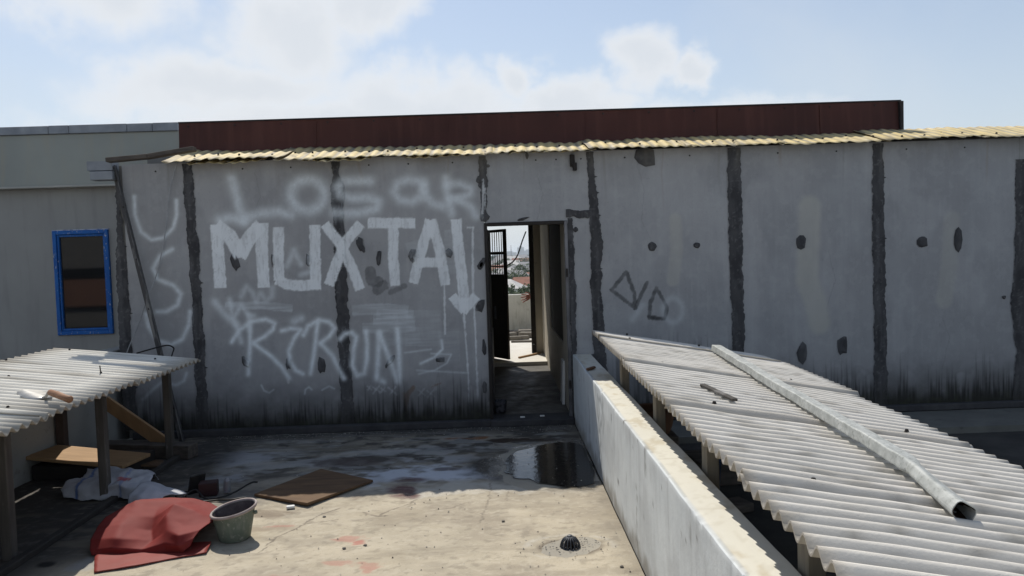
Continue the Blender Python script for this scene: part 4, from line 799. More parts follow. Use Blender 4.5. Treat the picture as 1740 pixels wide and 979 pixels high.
# ================================================================== BUCKET, TARP, BOARD, STONE, DRAIN
bk = empty('bucket', (-1.335, -2.44, 0), 'worn green mortar bucket with a crusted rim on the lit floor', 'bucket')
TL = Matrix.Translation((-1.335, -2.425, .002))
def bucket_ring(prof, name, mat, n=36):
    mb = MB().lathe(prof, n=n); o = mb.build(name, mat, bk, True); 
    for v in o.data.vertices:   # sagging oval mouth
        t = v.co.z / .165; v.co.x *= 1 + .06 * t; v.co.z += t * (.018 * v.co.x / .11 + .012 * v.co.y / .11) ; v.co.y *= 1 - .03 * t
    o.data.transform(TL); return o
bucket_ring([(0, .002), (.074, .0), (.079, .004), (.092, .075), (.1045, .150), (.108, .156)], 'bucket_wall', M_bucket)
bucket_ring([(.1035, .152), (.0985, .145), (.086, .07), (.074, .012), (.0, .012)], 'bucket_lining', M_bin)
bucket_ring([(.1035, .150), (.112, .148), (.114, .157), (.110, .164), (.1035, .162), (.1025, .154)], 'rim', M_rim)
for s_ in (-1, 1): MB().tube([(-1.335 + s_ * .108, -2.425, .135), (-1.335 + s_ * .120, -2.425, .139)], .010, 10).build('handle_lug', M_bucket, bk, True)
tp = empty('red_tarp', (-1.72, -2.4, 0), 'folded red tarpaulin heaped beside the green bucket', 'tarp')
rows = [[(-1.985, -2.10, .0), (-1.95, -2.05, .0), (-1.80, -2.03, .0), (-1.65, -2.04, .0), (-1.56, -2.07, .02), (-1.43, -2.2, .06)],
        [(-1.975, -2.16, .10), (-1.945, -2.15, .140), (-1.80, -2.14, .140), (-1.655, -2.15, .135), (-1.55, -2.18, .115), (-1.425, -2.29, .095)],
        [(-1.985, -2.22, .138), (-1.945, -2.22, .156), (-1.80, -2.23, .150), (-1.656, -2.23, .146), (-1.54, -2.29, .122), (-1.42, -2.35, .098)],
        [(-2.035, -2.36, .118), (-1.90, -2.37, .124), (-1.765, -2.385, .116), (-1.66, -2.385, .182), (-1.555, -2.40, .150), (-1.435, -2.44, .102)],
        [(-2.040, -2.44, .092), (-1.90, -2.475, .108), (-1.755, -2.45, .062), (-1.675, -2.455, .150), (-1.56, -2.52, .108), (-1.445, -2.50, .105)],
        [(-2.030, -2.53, .060), (-1.88, -2.575, .078), (-1.72, -2.52, .036), (-1.63, -2.55, .100), (-1.55, -2.61, .094), (-1.462, -2.555, .098)],
        [(-2.005, -2.585, .028), (-1.88, -2.605, .040), (-1.74, -2.595, .022), (-1.62, -2.60, .055), (-1.54, -2.635, .050), (-1.475, -2.60, .075)],
        [(-1.99, -2.60, .006), (-1.88, -2.600, .006), (-1.74, -2.600, .006), (-1.62, -2.605, .012), (-1.525, -2.625, .016), (-1.485, -2.625, .045)]]
o = crisp_sheet('tarp_heap', rows, M_red, tp, 4, 2, .004); displace(o, .003, 8, 2); displace(o, .0016, 24, 4)
rows = [[(-1.99, -2.56, .012), (-1.80, -2.53, .012), (-1.60, -2.50, .012), (-1.43, -2.50, .014)], [(-1.93, -2.69, .010), (-1.78, -2.66, .008), (-1.60, -2.61, .010), (-1.415, -2.56, .018)], [(-1.862, -2.82, .006), (-1.74, -2.775, .006), (-1.58, -2.70, .006), (-1.405, -2.632, .008)]]
o = crisp_sheet('flat_flap', rows, S('red_tarp_flat', (.23, .036, .029), (.19, .03, .024), 5, .6, bump=.001, bscale=12), tp, 3, 2, .003); displace(o, .003, 18, 6)
pb = MB(); C_ = [(-1.455, -1.735), (-1.07, -1.965), (-.752, -1.535), (-1.155, -1.245)]
zc = [.012, .016, .012, .018]; pb.add([(x_, y_, z_ - .006) for (x_, y_), z_ in zip(C_, zc)] + [(x_, y_, z_ + .010) for (x_, y_), z_ in zip(C_, zc)], [(3, 2, 1, 0), (4, 5, 6, 7), (0, 1, 5, 4), (1, 2, 6, 5), (2, 3, 7, 6), (3, 0, 4, 7)])
pb.build('plywood_board', M_woodb, None, bevel=.002, label='square brown plywood board lying flat on the floor', cat='board')
st_ = MB().box((-.024, -.016, 0), (.024, .016, .016), Matrix.Translation((-1.165, -1.975, .002)) @ Matrix.Rotation(R(15), 4, 'Z')).build('white_stone', M_white, None, bevel=.006, seg=2, label='small white chunk at the near edge of the brown board', cat='stone')
dr = empty('floor_drain', (.41, -2.70, 0), 'domed ribbed floor drain set in a silty hollow', 'drain')
MB().lathe([(0, -.004), (.052, -.004), (.052, .002), (.045, .006), (.0, .006)], (.41, -2.70, -.008), 28).build('drain_base', M_drain, dr, False)
MB().lathe([(0, .044), (.013, .046), (.015, .051), (.011, .056), (.0, .056)], (.41, -2.70, -.004), 14).build('drain_cap', M_drain, dr, True)
MB().lathe([(0, .0), (.030, .0), (.022, .025), (.0, .036)], (.41, -2.70, -.004), 16).build('drain_core', M_blacks, dr, True)
proto = None
for i in range(16):
    if proto is None:
        proto = MB().tube(spline([(.048, 0, -.002), (.044, 0, .016), (.032, 0, .036), (.012, 0, .048)], 4), .0042, 6).build('drain_rib', M_drain, dr, True); o = proto
    else: o = proto.copy(); COL.objects.link(o)
    o.matrix_parent_inverse = Matrix.Identity(4); o.location = (0, 0, -.004); o.rotation_euler = (0, 0, 2 * math.pi * i / 16)
# loose bits on the floor
rb = random.Random(12)
BITS = [(-.72, -2.63, 'dark chip of tar left of the red splashes'), (-1.28, -2.98, 'dark pebble near the bottom edge of the floor'), (.08, -2.33, 'small dark chip in the middle of the lit floor'), (-.62, -2.60, 'black scrap beside the red paint splash'), (-.93, -2.15, 'grey pebble by the long floor crack'), (.62, -2.98, 'little stone at the foot of the parapet near the drain')]
for i, (x_, y_, lb_) in enumerate(BITS):
    bm = bmesh.new(); bmesh.ops.create_icosphere(bm, subdivisions=1, radius=.012); 
    for v in bm.verts: v.co *= rb.uniform(.6, 1.2); v.co.z *= .5
    me = bpy.data.meshes.new('floor_pebble'); bm.to_mesh(me); bm.free(); o = link('floor_pebble', me, M_rubble, None, label=lb_, cat='pebble', group='loose bits on the floor'); o.location = (x_, y_, .004)
V = []; F_ = []
for i in range(900):   # fine grit, more of it in the hollow and by the wall
    m_ = i % 3; x_, y_ = (rb.gauss(.41, .11), rb.gauss(-2.70, .075)) if i % 9 == 0 else ((rb.uniform(-1.9, .69), rb.uniform(-3.1, -.1)) if m_ == 1 else (rb.uniform(-2.3, .69), -.07 - abs(rb.gauss(0, .12))))
    r_ = rb.uniform(.002, .006); n0 = len(V); a = rb.random() * 6
    for k_ in range(4): V.append((x_ + r_ * math.cos(a + k_ * 1.57), y_ + r_ * math.sin(a + k_ * 1.57) * rb.uniform(.6, 1), .002))
    V.append((x_, y_, .002 + r_ * rb.uniform(.5, 1.1))); F_ += [(n0 + q, n0 + (q + 1) % 4, n0 + 4) for q in range(4)]
mesh_obj('floor_grit', V, F_, S('grit', (.42, .40, .36), (.14, .12, .10), 40, .9, contrast=(.45, .55)), None, label='fine grit scattered over the floor', cat='grit', kind='stuff')
# ================================================================== PARAPET
par = empty('parapet_wall', (.79, -2.6, 0), 'low pale plastered parapet running towards the camera from beside the door', 'wall')
ys = np.arange(-6.6, -.004, .016); prof = [(.712, z_) for z_ in np.arange(0, .580, .016)] + [(.7135, .5825), (.7165, .585)] + [(x_, .585) for x_ in np.arange(.735, .858, .014)] + [(.863, .585), (.866, .582)] + [(.866, z_) for z_ in (.4, .2, 0)]
pr = np.array(prof); n = len(pr); Yg = np.repeat(ys, n); Xg = np.tile(pr[:, 0], len(ys)); Zg = np.tile(pr[:, 1], len(ys))
w_ = (fbm(Yg * 3, Zg * 3 + Xg * 3, 1, 4) - .5); Xg = Xg + w_ * .008; Zg = Zg + np.where(Zg > .5, (fbm(Yg * 2.2, Xg * 6, 3, 4) - .5) * .010, 0)
chip = sst(fbm(Yg * 9, Yg * 0, 5, 3), .60, .72) * np.exp(-((Zg - .585) / .012) ** 2 - ((Xg - .715) / .012) ** 2); Zg = Zg - chip * .010; Xg = Xg + chip * .008
i = np.arange((len(ys) - 1) * (n - 1)); r_ = i // (n - 1); c = i % (n - 1); a = r_ * n + c; F = np.stack([a, a + n, a + n + 1, a + 1], 1)
me = np_mesh('parapet_body', np.stack([Xg, Yg, Zg], 1), F)
P = Paint(len(Xg)); side = Xg < .722; topm = (~side) & (Zg > .56)
f1 = fbm(Yg * 4, Zg * 4, 2); f2 = fbm(Yg * 13, Zg * 13, 3); f3 = fbm(Yg * 30, Zg * 22 + Xg * 22, 4)
P.over(np.where(topm, .9, 0), (.57, .55, .475)); P.over(np.where(topm, .4 * sst(fbm(Yg * 3, Xg * 9, 5), .35, .62), 0), (.60, .58, .50)); P.over(np.where(topm, .45 * sst(fbm(Yg * 7, Xg * 18, 6), .58, .72), 0), (.38, .31, .19))
P.over(np.where(topm, .3 * sst(fbm(Yg * 20, Xg * 30, 4), .56, .68), 0), (.42, .39, .31))
for yj in (-1.63, -2.02, -2.65, -3.3, -3.9): P.over(np.where(topm, .28 * (1 - sst(np.abs(Yg - yj + (f2 - .5) * .05), .002, .010)), 0), (.33, .28, .2))
P.over(np.where(side, .35 * sst(f1, .52, .68), 0), (.40, .41, .41)); P.over(np.where(side, .75 * (1 - sst(Zg + (f2 - .5) * .16, .01, .13)), 0), (.21, .19, .155))
P.over(np.where(side, .5 * sst(vn(Yg * 26, Yg * 0, 2), .72, .9) * sst(Zg + (f2 - .5) * .3, .12, .5), 0), (.34, .35, .36))
P.over(np.where(side, .55 * sst(vn(Yg * 14, Zg * 5, 5), .83, .93) * sst(f3, .45, .6), 0), (.12, .11, .10))
P.over(np.where(side, .8 * sst(vn(Yg * 34, Zg * 16, 6), .95, .99), 0), (.10, .09, .085))
# grey sprayed scrawl near the shadow line
SW = [[(-1.62, .50), (-1.55, .52), (-1.52, .44), (-1.57, .36), (-1.63, .42), (-1.60, .50), (-1.70, .53), (-1.78, .46), (-1.74, .38), (-1.66, .35)], [(-1.60, .34), (-1.55, .28), (-1.60, .20), (-1.68, .24), (-1.66, .32), (-1.58, .30)], [(-1.62, .18), (-1.57, .13), (-1.64, .08), (-1.70, .14), (-1.64, .19)], [(-1.80, .5), (-1.86, .42), (-1.80, .34)]]
for pl_ in SW:
    d, _ = seg_dist(Yg, Zg, pl_); P.over(np.where(side, .55 * np.exp(-(d / .017) ** 2) * (.6 + .7 * f3), 0), (.155, .165, .175))
d, _ = seg_dist(Yg, Zg, [(-1.05, .40), (-1.1, .28), (-1.05, .16), (-1.02, .06)]); P.over(np.where(side, .35 * np.exp(-(d / .022) ** 2), 0), (.15, .16, .18))
set_paint(me, P.rgba()); link('parapet_body', me, M_plast, par, True); me.set_sharp_from_angle(angle=R(28))
MB().box((-.012, -.055, 0), (.012, .055, .018), Matrix.Translation((.757, -.90, .590)) @ Matrix.Rotation(R(-36), 4, 'Z')).build('brick_shard', M_brick, None, bevel=.004, label='thin brown shard lying on the shaded end of the parapet', cat='shard')
# ================================================================== RIGHT SHELTER
rs2 = empty('corrugated_shelter', (1.45, -2.8, 0), 'long shelter of weathered corrugated cement sheets on posts behind the parapet', 'shelter')
def rz(x_, y_): return .880 - .182 * (x_ - .765) + .027 * (y_ + 1.02)
SH = [(-1.0, -1.32, 2.0), (-1.24, -2.32, 2.06), (-2.25, -3.34, 2.025), (-3.27, -4.31, 2.04), (-4.24, -5.32, 2.03), (-5.25, -6.3, 2.04)]
for i, (y0, y1, xr) in enumerate(SH):
    ym = (y0 + y1) / 2
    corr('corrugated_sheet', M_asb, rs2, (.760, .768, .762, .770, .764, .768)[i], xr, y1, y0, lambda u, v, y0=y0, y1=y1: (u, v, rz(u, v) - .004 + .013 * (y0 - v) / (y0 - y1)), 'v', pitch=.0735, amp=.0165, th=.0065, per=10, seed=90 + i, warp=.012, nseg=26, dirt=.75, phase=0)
PG = S('post_timber_pale', (.26, .225, .17), (.18, .155, .12), 7, .85, stretch=(5, 5, .4), bump=.001, bscale=20)
for (px, py) in ((.905, -1.48), (.905, -2.53), (.905, -3.46), (.905, -4.41), (.905, -5.4)):
    MB().box((px - .025, py - .035, -.055), (px + .025, py + .035, rz(px, py) - .026)).build('post', PG, rs2, bevel=.003)
for (px, py) in ((1.92, -1.4), (1.92, -2.6), (1.92, -3.9), (1.92, -5.2)):
    MB().box((px - .025, py - .025, -.055), (px + .025, py + .025, rz(px, py) - .024)).build('post', PG, rs2, bevel=.003)
MB().bar((.96, -1.05, rz(.96, -1.05) - .046), (.96, -6.2, rz(.96, -6.2) - .046), .04, .05).build('purlin', PW, rs2)
MB().bar((1.92, -1.05, rz(1.92, -1.05) - .048), (1.92, -6.2, rz(1.92, -6.2) - .048), .04, .05).build('purlin', PW, rs2)
for (sx, sy) in ((.976, -1.30), (.983, -2.27), (.985, -3.25), (.98, -4.25), (1.72, -2.2), (1.80, -3.25), (1.0, -1.06), (1.5, -1.1)):
    MB().lathe([(0, .014), (.006, .014), (.010, .003), (0, .0)], n=8).build('roof_nail', M_blacks, rs2).matrix_basis = Matrix.Translation((sx, sy, rz(sx, sy) + .014))
MB().box((-.17, -.013, 0), (.17, .013, .012), Matrix.Translation((1.065, -3.03, rz(1.065, -3.03) + .026)) @ Matrix.Rotation(R(-82), 4, 'Z') @ Matrix.Rotation(R(1.5), 4, 'Y')).build('dark_strip', S('dark_wood_strip', (.06, .055, .05), (.16, .155, .15), 5, .8, contrast=(.5, .6)), None, bevel=.002, label='short dark wooden strip lying on the right corrugated sheets', cat='strip')
# galvanised channel laid along the sheets, crushed open at its near end
ch = empty('metal_channel', (1.45, -2.9, .75), 'long galvanised box channel with an open end lying along the right corrugated roof', 'metal channel')
def loft(name, secs, mat, n_c=5, closed_far=True, inner=False):
    V = []; per = None
    for (c_, w, h, tw, rd) in secs:
        c_ = Vector(c_); ring_ = []
        for qx, qy, a0 in ((1, 1, 0), (-1, 1, 90), (-1, -1, 180), (1, -1, 270)):
            for k_ in range(n_c):
                an = R(a0 + 90 * k_ / (n_c - 1)); ring_.append(((w / 2 - rd) * qx + rd * math.cos(an), (h / 2 - rd) * qy + rd * math.sin(an)))
        ct, stw = math.cos(R(tw)), math.sin(R(tw)); per = len(ring_)
        V += [(c_.x + a_ * ct - b_ * stw, c_.y, c_.z + a_ * stw + b_ * ct) for a_, b_ in ring_]
    F = [(i * per + k_, i * per + (k_ + 1) % per, (i + 1) * per + (k_ + 1) % per, (i + 1) * per + k_) for i in range(len(secs) - 1) for k_ in range(per)]
    if closed_far: F.append(tuple(range(per)))
    o = mesh_obj(name, V, F, mat, ch, False); return o
far, kink, near = Vector((1.549, -1.35, .777)), Vector((1.385, -3.99, .743)), Vector((1.318, -4.41, .722))
secs = [(far + Vector((0, .004, 0)), .050, .036, 0, .012)]
for t in np.linspace(0, 1, 40): secs.append((far.lerp(kink, float(t)) + Vector((0, 0, math.sin(t * 9) * .002)), .060 + .003 * math.sin(t * 7), .042, -4 - 6 * t, .006))
for t, w, h, tw, rd in ((.10, .056, .044, -14, .010), (.18, .046, .044, -22, .014), (.3, .050, .042, -28, .012), (.6, .056, .046, -32, .014), (1.0, .066, .052, -34, .018)): secs.append((kink.lerp(near, t), w, h, tw, rd))
o = loft('channel_body', secs, M_galv); displace(o, .004, 9, 3); displace(o, .0025, 26, 4); m_ = o.modifiers.new('solid', 'SOLIDIFY'); m_.thickness = .0025; m_.offset = -1
ins = [(c_ + Vector((0, 0, 0)), w - .007, h - .007, tw, max(rd - .003, .003)) for (c_, w, h, tw, rd) in secs[-5:]]
loft('channel_inside', ins, S('dark_inside', (.03, .02, .014), (.06, .032, .018), 14, .9), closed_far=True)  # lining far darker than the channel's outer faces
# clutter in the gap under the right shelter
for i, (x_, y_, z_, lx, ly, lz, a_, lb_) in enumerate([(1.25, -2.2, -.053, .5, .14, .05, 20, 'dark plank in the gap behind the parapet, farthest in'), (1.4, -3.1, -.053, .6, .12, .04, -30, 'dark plank lying across the gap between two posts'), (1.2, -3.9, -.053, .35, .22, .06, 12, 'broken slab piece in the gap by the nearest posts'), (1.5, -1.55, -.053, .4, .3, .16, 8, 'low dark crate in the gap at the far posts')]):
    MB().box((-lx / 2, -ly / 2, 0), (lx / 2, ly / 2, lz), Matrix.Translation((x_, y_, z_)) @ Matrix.Rotation(R(a_), 4, 'Z')).build('gap_debris', M_plankdk if i != 2 else M_rubble, None, bevel=.006, label=lb_, cat='debris')
MB().lathe([(0, 0), (.10, 0), (.12, .05), (.14, .16), (.15, .17), (.135, .16), (.11, .05), (0, .01)], (1.12, -1.35, .22), 18).build('clay_pot', M_brick, None, True, label='dark brown pot just behind the farthest post of the right shelter', cat='pot')
MB().box((1.0, -1.5, -.053), (1.25, -1.2, .222)).build('pot_stand', M_plankdk, None, bevel=.006, label='dark block under the brown pot behind the far post', cat='block')
MB().tube(spline([(1.05, -3.32, rz(1.05, -3.32) - .04), (1.0, -3.30, .62), (.985, -3.28, .45), (.99, -3.26, .25), (1.05, -3.2, .02), (1.2, -3.1, -.03)]), .008, 8).build('blue_hose', M_hose, None, True, label='dark blue hose hanging in the gap beside a post', cat='hose')
# ================================================================== PASSAGE, DOORS
fd = empty('front_door', (.0, .1, .056), 'dark iron door leaf folded back inside the left jamb', 'door')
ML = Matrix.Translation((.026, .10, .07)) @ Matrix.Rotation(R(89.0), 4, 'Z')
MB().box((0, 0, 0), (.64, .028, 1.60), ML).build('leaf', M_blacks, fd, bevel=.003)
MB().box((.05, -.006, .08), (.59, .0, .70), ML).build('lower_panel', M_steel, fd)
MB().tube([ML @ Vector((.58, -.03, .78)), ML @ Vector((.58, -.03, .90))], .008, 8).build('handle', M_steel, fd)
gd = empty('grille_door', (-.2, 3.7, .1), 'black iron grille door standing ajar at the far end of the passage', 'door')
hing = Vector((-.178, 3.76, .115)); free = Vector((.215, 3.175, .115)); dv = (free - hing); Ld = dv.length; GM = Matrix.Translation(hing) @ Matrix.Rotation(math.atan2(dv.y, dv.x), 4, 'Z')
H_ = 1.66
MB().box((0, -.015, 0), (.04, .015, H_), GM).box((Ld - .045, -.015, 0), (Ld, .015, H_), GM).box((.04, -.015, H_ - .035), (Ld - .045, .015, H_), GM).box((.04, -.015, 1.34), (Ld - .045, .015, 1.375), GM).build('leaf_frame', M_blacks, gd)
MB().box((.04, -.008, 0), (Ld - .045, .008, 1.06), GM).build('lower_panel', M_blacks, gd)
MB().box((.04, -.014, 1.04), (Ld - .045, .014, 1.085), GM).build('mid_rail', M_blacks, gd)
nb = 11
for i in range(nb):
    x_ = .04 + (Ld - .085) * (i + 1) / (nb + 1); MB().box((x_ - .005, -.003, 1.08), (x_ + .005, .003, H_ - .03), GM).build('bar', M_blacks, gd)
MB().tube([GM @ Vector((Ld - .02, -.02, .80)), GM @ Vector((Ld - .02, -.05, .82)), GM @ Vector((Ld - .02, -.05, .92)), GM @ Vector((Ld - .02, -.02, .94))], .008, 8).build('handle', M_blacks, gd)
rd_ = empty('side_leaf', (.6, 3.9, .1), 'narrow dark door leaf folded outward at the right of the far doorway', 'door')
MB().box((.535, 3.84, .10), (.598, 3.88, 2.05)).build('jamb', M_blacks, rd_)
MB().bar((.585, 4.0, 1.0), (.60, 4.45, 1.0), .03, 1.86).build('leaf', M_blacks, rd_)
MB().tube([(.545, 3.83, .22), (.575, 3.83, .22)], .006, 8).build('bolt', M_galv2, rd_)
MB().tube(spline([(.50, 3.80, 1.75), (.44, 3.6, 1.62), (.36, 3.5, 1.42), (.25, 3.4, 1.32), (.10, 3.35, 1.30), (-.1, 3.4, 1.35), (-.4, 3.7, 1.6), (-.6, 3.8, 1.9)]), .009, 8).build('sagging_cable', M_rubber, None, True, label='black cable sagging across the far doorway', cat='cable')
MB().box((-.012, -.24, 0), (.012, .24, .02), Matrix.Translation((.49, 3.55, .101)) @ Matrix.Rotation(R(-38), 4, 'Z')).build('wood_stick', M_pine, None, label='brown stick on the sunlit floor of the far doorway', cat='stick')
MB().box((-.012, -.10, 0), (.012, .10, .40), Matrix.Translation((.668, .62, .052)) @ Matrix.Rotation(R(2), 4, 'Y')).build('white_board', M_white, None, label='white board leaning inside the passage by the right jamb', cat='board')
MB().lathe([(0, 0), (.05, 0), (.06, .01), (.068, .10), (.07, .105), (.064, .10), (.055, .015), (0, .015)], (.075, .28, .051), 18).build('small_pot', S('speckled_pot', (.10, .10, .115), (.035, .033, .038), 26, .7, contrast=(.45, .55)), None, True, label='small dark speckled pot inside the door by the left jamb', cat='pot')
MB().box((.70, .64, .61), (.705, 2.22, 1.94)).build('side_dark_sheet', S('opening_dark', (.014, .013, .012), (.02, .02, .018), 8, .9), None, label='black sheet standing in for the darkness in the side opening of the passage', cat='shade_sheet')  # shade of the unlit side room, painted as a black sheet
for (x_, y_, lb_) in ((.27, .0, 'white crumb on the left of the door step'), (.44, .02, 'white crumb on the right of the door step')):
    o = MB().box((-.02, -.010, 0), (.02, .010, .012), Matrix.Translation((x_, y_, .056))).build('plaster_crumb', M_white, None, bevel=.003, label=lb_, cat='crumb')
# back terrace parapet and rubble
MB().box((-5, 6.55, .09), (7, 6.72, .76)).build('far_parapet', S('far_parapet_plaster', (.52, .52, .47), (.44, .44, .40), 3, .85, streak=(5, (5, 1, .6), (.26, .24, .19), .5), spots=(6, .62, (.30, .28, .22), .5)), None, bevel=.01, label='stained pale parapet at the far edge of the back terrace', cat='wall')
for i, (x_, y_, lx, ly, lz, a_) in enumerate([(.32, 5.5, .5, .10, .06, 12), (.62, 5.75, .4, .16, .09, -20), (.15, 5.9, .5, .12, .07, 30), (.45, 5.15, .35, .08, .03, -8), (.72, 6.1, .6, .2, .10, 5), (.30, 6.2, .5, .15, .08, -12)]):
    MB().box((-lx / 2, -ly / 2, 0), (lx / 2, ly / 2, lz), Matrix.Translation((x_, y_, .098)) @ Matrix.Rotation(R(a_), 4, 'Z')).build('rubble_piece', M_rubble, None, bevel=.01, label=('long grey rubble bar lying nearest the middle of the far terrace', 'thick rubble lump right of the long bar on the far terrace', 'slanting rubble bar at the left of the far terrace', 'thin flat rubble sliver nearest the far doorway', 'widest rubble block against the far terrace parapet at right', 'rubble block against the far terrace parapet at left')[i], cat='rubble', group='rubble by the far parapet')
# ------------------------------------------------------------------ person at the far doorway: only a hand shows past the jamb
def person():
    J = []; E = []; Rr = []
    def jn(p, r_, par_=None):
        J.append(p); Rr.append(r_)
        if par_ is not None: E.append((par_, len(J) - 1))
        return len(J) - 1
    bx_, by_ = 1.02, 4.42; z0 = .10
    pel = jn((bx_, by_, z0 + .95), (.15, .12)); wai = jn((bx_, by_, z0 + 1.10), (.135, .105), pel); chs = jn((bx_, by_, z0 + 1.30), (.155, .115), wai); shl = jn((bx_, by_, z0 + 1.42), (.12, .09), chs)
    nk = jn((bx_, by_ - .01, z0 + 1.50), (.055, .055), shl); hd = jn((bx_, by_ - .025, z0 + 1.60), (.080, .095), nk); jn((bx_, by_ - .02, z0 + 1.70), (.072, .085), hd)
    for s_ in (-1, 1):
        hp = jn((bx_ + s_ * .095, by_, z0 + .88), (.088, .088), pel); kn = jn((bx_ + s_ * .10, by_ - .02, z0 + .50), (.058, .06), hp); ak = jn((bx_ + s_ * .10, by_ + .01, z0 + .09), (.038, .04), kn)
        hl = jn((bx_ + s_ * .10, by_ - .02, z0 + .04), (.042, .038), ak); jn((bx_ + s_ * .11, by_ - .17, z0 + .03), (.038, .026), hl)
    # far arm hangs
    a1 = jn((bx_ + .19, by_, z0 + 1.40), (.055, .055), shl); a2 = jn((bx_ + .24, by_, z0 + 1.12), (.043, .043), a1); a3 = jn((bx_ + .25, by_ - .05, z0 + .87), (.030, .030), a2); jn((bx_ + .25, by_ - .07, z0 + .76), (.04, .02), a3)
    # near arm reaches towards the doorway
    b1 = jn((bx_ - .19, by_, z0 + 1.40), (.055, .055), shl); b2_ = jn((bx_ - .27, by_ - .03, z0 + 1.12), (.043, .043), b1); b3 = jn((.615, 4.32, .865), (.030, .032), b2_); pm = jn((.555, 4.31, .845), (.022, .036), b3); pk = jn((.515, 4.305, .835), (.020, .040), pm)
    for dz, l1, l2, dip in ((.040, .042, .036, .004), (.014, .048, .040, -.004), (-.012, .044, .038, -.010), (-.036, .034, .030, -.014)):
        k1 = jn((.505, 4.303, .832 + dz), (.0105, .0105), pk); k2 = jn((.505 - l1, 4.295, .832 + dz + dip), (.0095, .0095), k1); jn((.505 - l1 - l2, 4.272, .832 + dz + dip * 2.2), (.0080, .0080), k2)
    t1 = jn((.545, 4.29, .885), (.011, .011), pm); t2 = jn((.512, 4.272, .905), (.0105, .0105), t1); jn((.480, 4.262, .900), (.0085, .0085), t2)
    me = bpy.data.meshes.new('person'); me.from_pydata(J, E, []); o = bpy.data.objects.new('person', me); COL.objects.link(o)
    m = o.modifiers.new('skin', 'SKIN'); m.use_smooth_shade = True
    for i_, sv in enumerate(me.skin_vertices[0].data): sv.radius = Rr[i_]; sv.use_root = (i_ == 0)
    s_ = o.modifiers.new('sub', 'SUBSURF'); s_.levels = 2; s_.render_levels = 2
    dg = bpy.context.evaluated_depsgraph_get(); m2 = bpy.data.meshes.new_from_object(o.evaluated_get(dg)); o.modifiers.clear(); o.data = m2
    for mt in (M_skin, M_shirt, M_trous, M_hair): m2.materials.append(mt)
    for pgn in m2.polygons:
        c_ = pgn.center; arm = c_.x < bx_ - .20 or c_.x > bx_ + .205; pgn.use_smooth = True
        if c_.z > z0 + 1.66 or (c_.z > z0 + 1.56 and c_.y > by_ + .02): pgn.material_index = 3
        elif c_.z > z0 + 1.46: pgn.material_index = 0
        elif arm: pgn.material_index = 0 if c_.z < z0 + 1.16 else 1
        elif c_.z > z0 + .93: pgn.material_index = 1
        elif c_.z > z0 + .09: pgn.material_index = 2
        else: pgn.material_index = 3
    tag(o, 'person standing behind the far door jamb, only one bare hand showing', 'person')
    # nose and ears so that the head reads as a head
    MB().tube([(bx_, by_ - .105, z0 + 1.625), (bx_, by_ - .128, z0 + 1.592)], [.008, .014], 8).build('nose', M_skin, o, True)
    for s_ in (-1, 1): MB().lathe([(0, -.008), (.018, -.006), (.022, .0), (.014, .006), (0, .004)], n=10).build('ear', M_skin, o, True).matrix_basis = Matrix.Translation((bx_ + s_ * .083, by_ - .01, z0 + 1.60)) @ Matrix.Rotation(R(90), 4, 'Y')
person()
# ================================================================== behind the camera: what the blue window mirrors
rs3 = empty('rear_shed', (-8, -11, 0), 'brown roofed shed on the deck behind the viewpoint', 'shed')
MB().add([(-16, -9.6, .55), (-4, -9.6, .55), (-4, -11.4, 1.15), (-16, -11.4, 1.15), (-16, -9.6, .50), (-4, -9.6, .50), (-4, -11.4, 1.10), (-16, -11.4, 1.10)], [(0, 1, 2, 3), (7, 6, 5, 4), (0, 4, 5, 1), (1, 5, 6, 2), (2, 6, 7, 3), (3, 7, 4, 0)]).build('roof', S('brown_shed_roof', (.17, .085, .05), (.12, .06, .04), 2, .8, stretch=(6, 1, 1)), rs3)
MB().box((-16, -11.5, 1.15), (-4, -11.4, 1.45)).build('pale_band', M_asb, rs3)
MB().box((-16, -9.8, -.006), (-4, -9.7, .50)).build('front_wall', M_core, rs3)
MB().box((-16, -13.0, -.006), (-4, -12.8, 3.3)).build('rear_wall', M_core, rs3)
# ================================================================== CITY beyond the back terrace
GZ = -13.0
MB().box((-9000, 14, GZ - 1), (9000, 12000, GZ)).build('city_ground', S('city_ground', (.16, .16, .12), (.10, .115, .075), .01, .9), kind='structure')
MB().box((-14, -16, GZ), (8, 6.7, -.36)).build('lower_storeys', S('lower_storeys_plaster', (.40, .39, .36), (.33, .32, .30), .5, .85), None, label='storeys of the building under the roof deck', cat='building')
rc = random.Random(21)
M_hw = [S('house_white', (.72, .71, .68), (.62, .61, .58), .3, .8), S('house_cream', (.55, .50, .42), (.48, .44, .37), .3, .8), S('house_grey', (.40, .41, .42), (.33, .34, .35), .3, .8)]
M_hr = [S('roof_terracotta', (.27, .115, .075), (.20, .09, .06), .6, .85), S('roof_grey', (.24, .24, .25), (.18, .18, .19), .6, .8), S('roof_pale', (.50, .49, .47), (.40, .39, .38), .6, .7)]
M_pane = S('dark_pane', (.03, .035, .04), (.02, .022, .025), 2, .2)
HL = ['white walled house', 'cream walled house', 'grey walled house']; HR_ = ['terracotta roof', 'grey roof', 'pale metal roof']
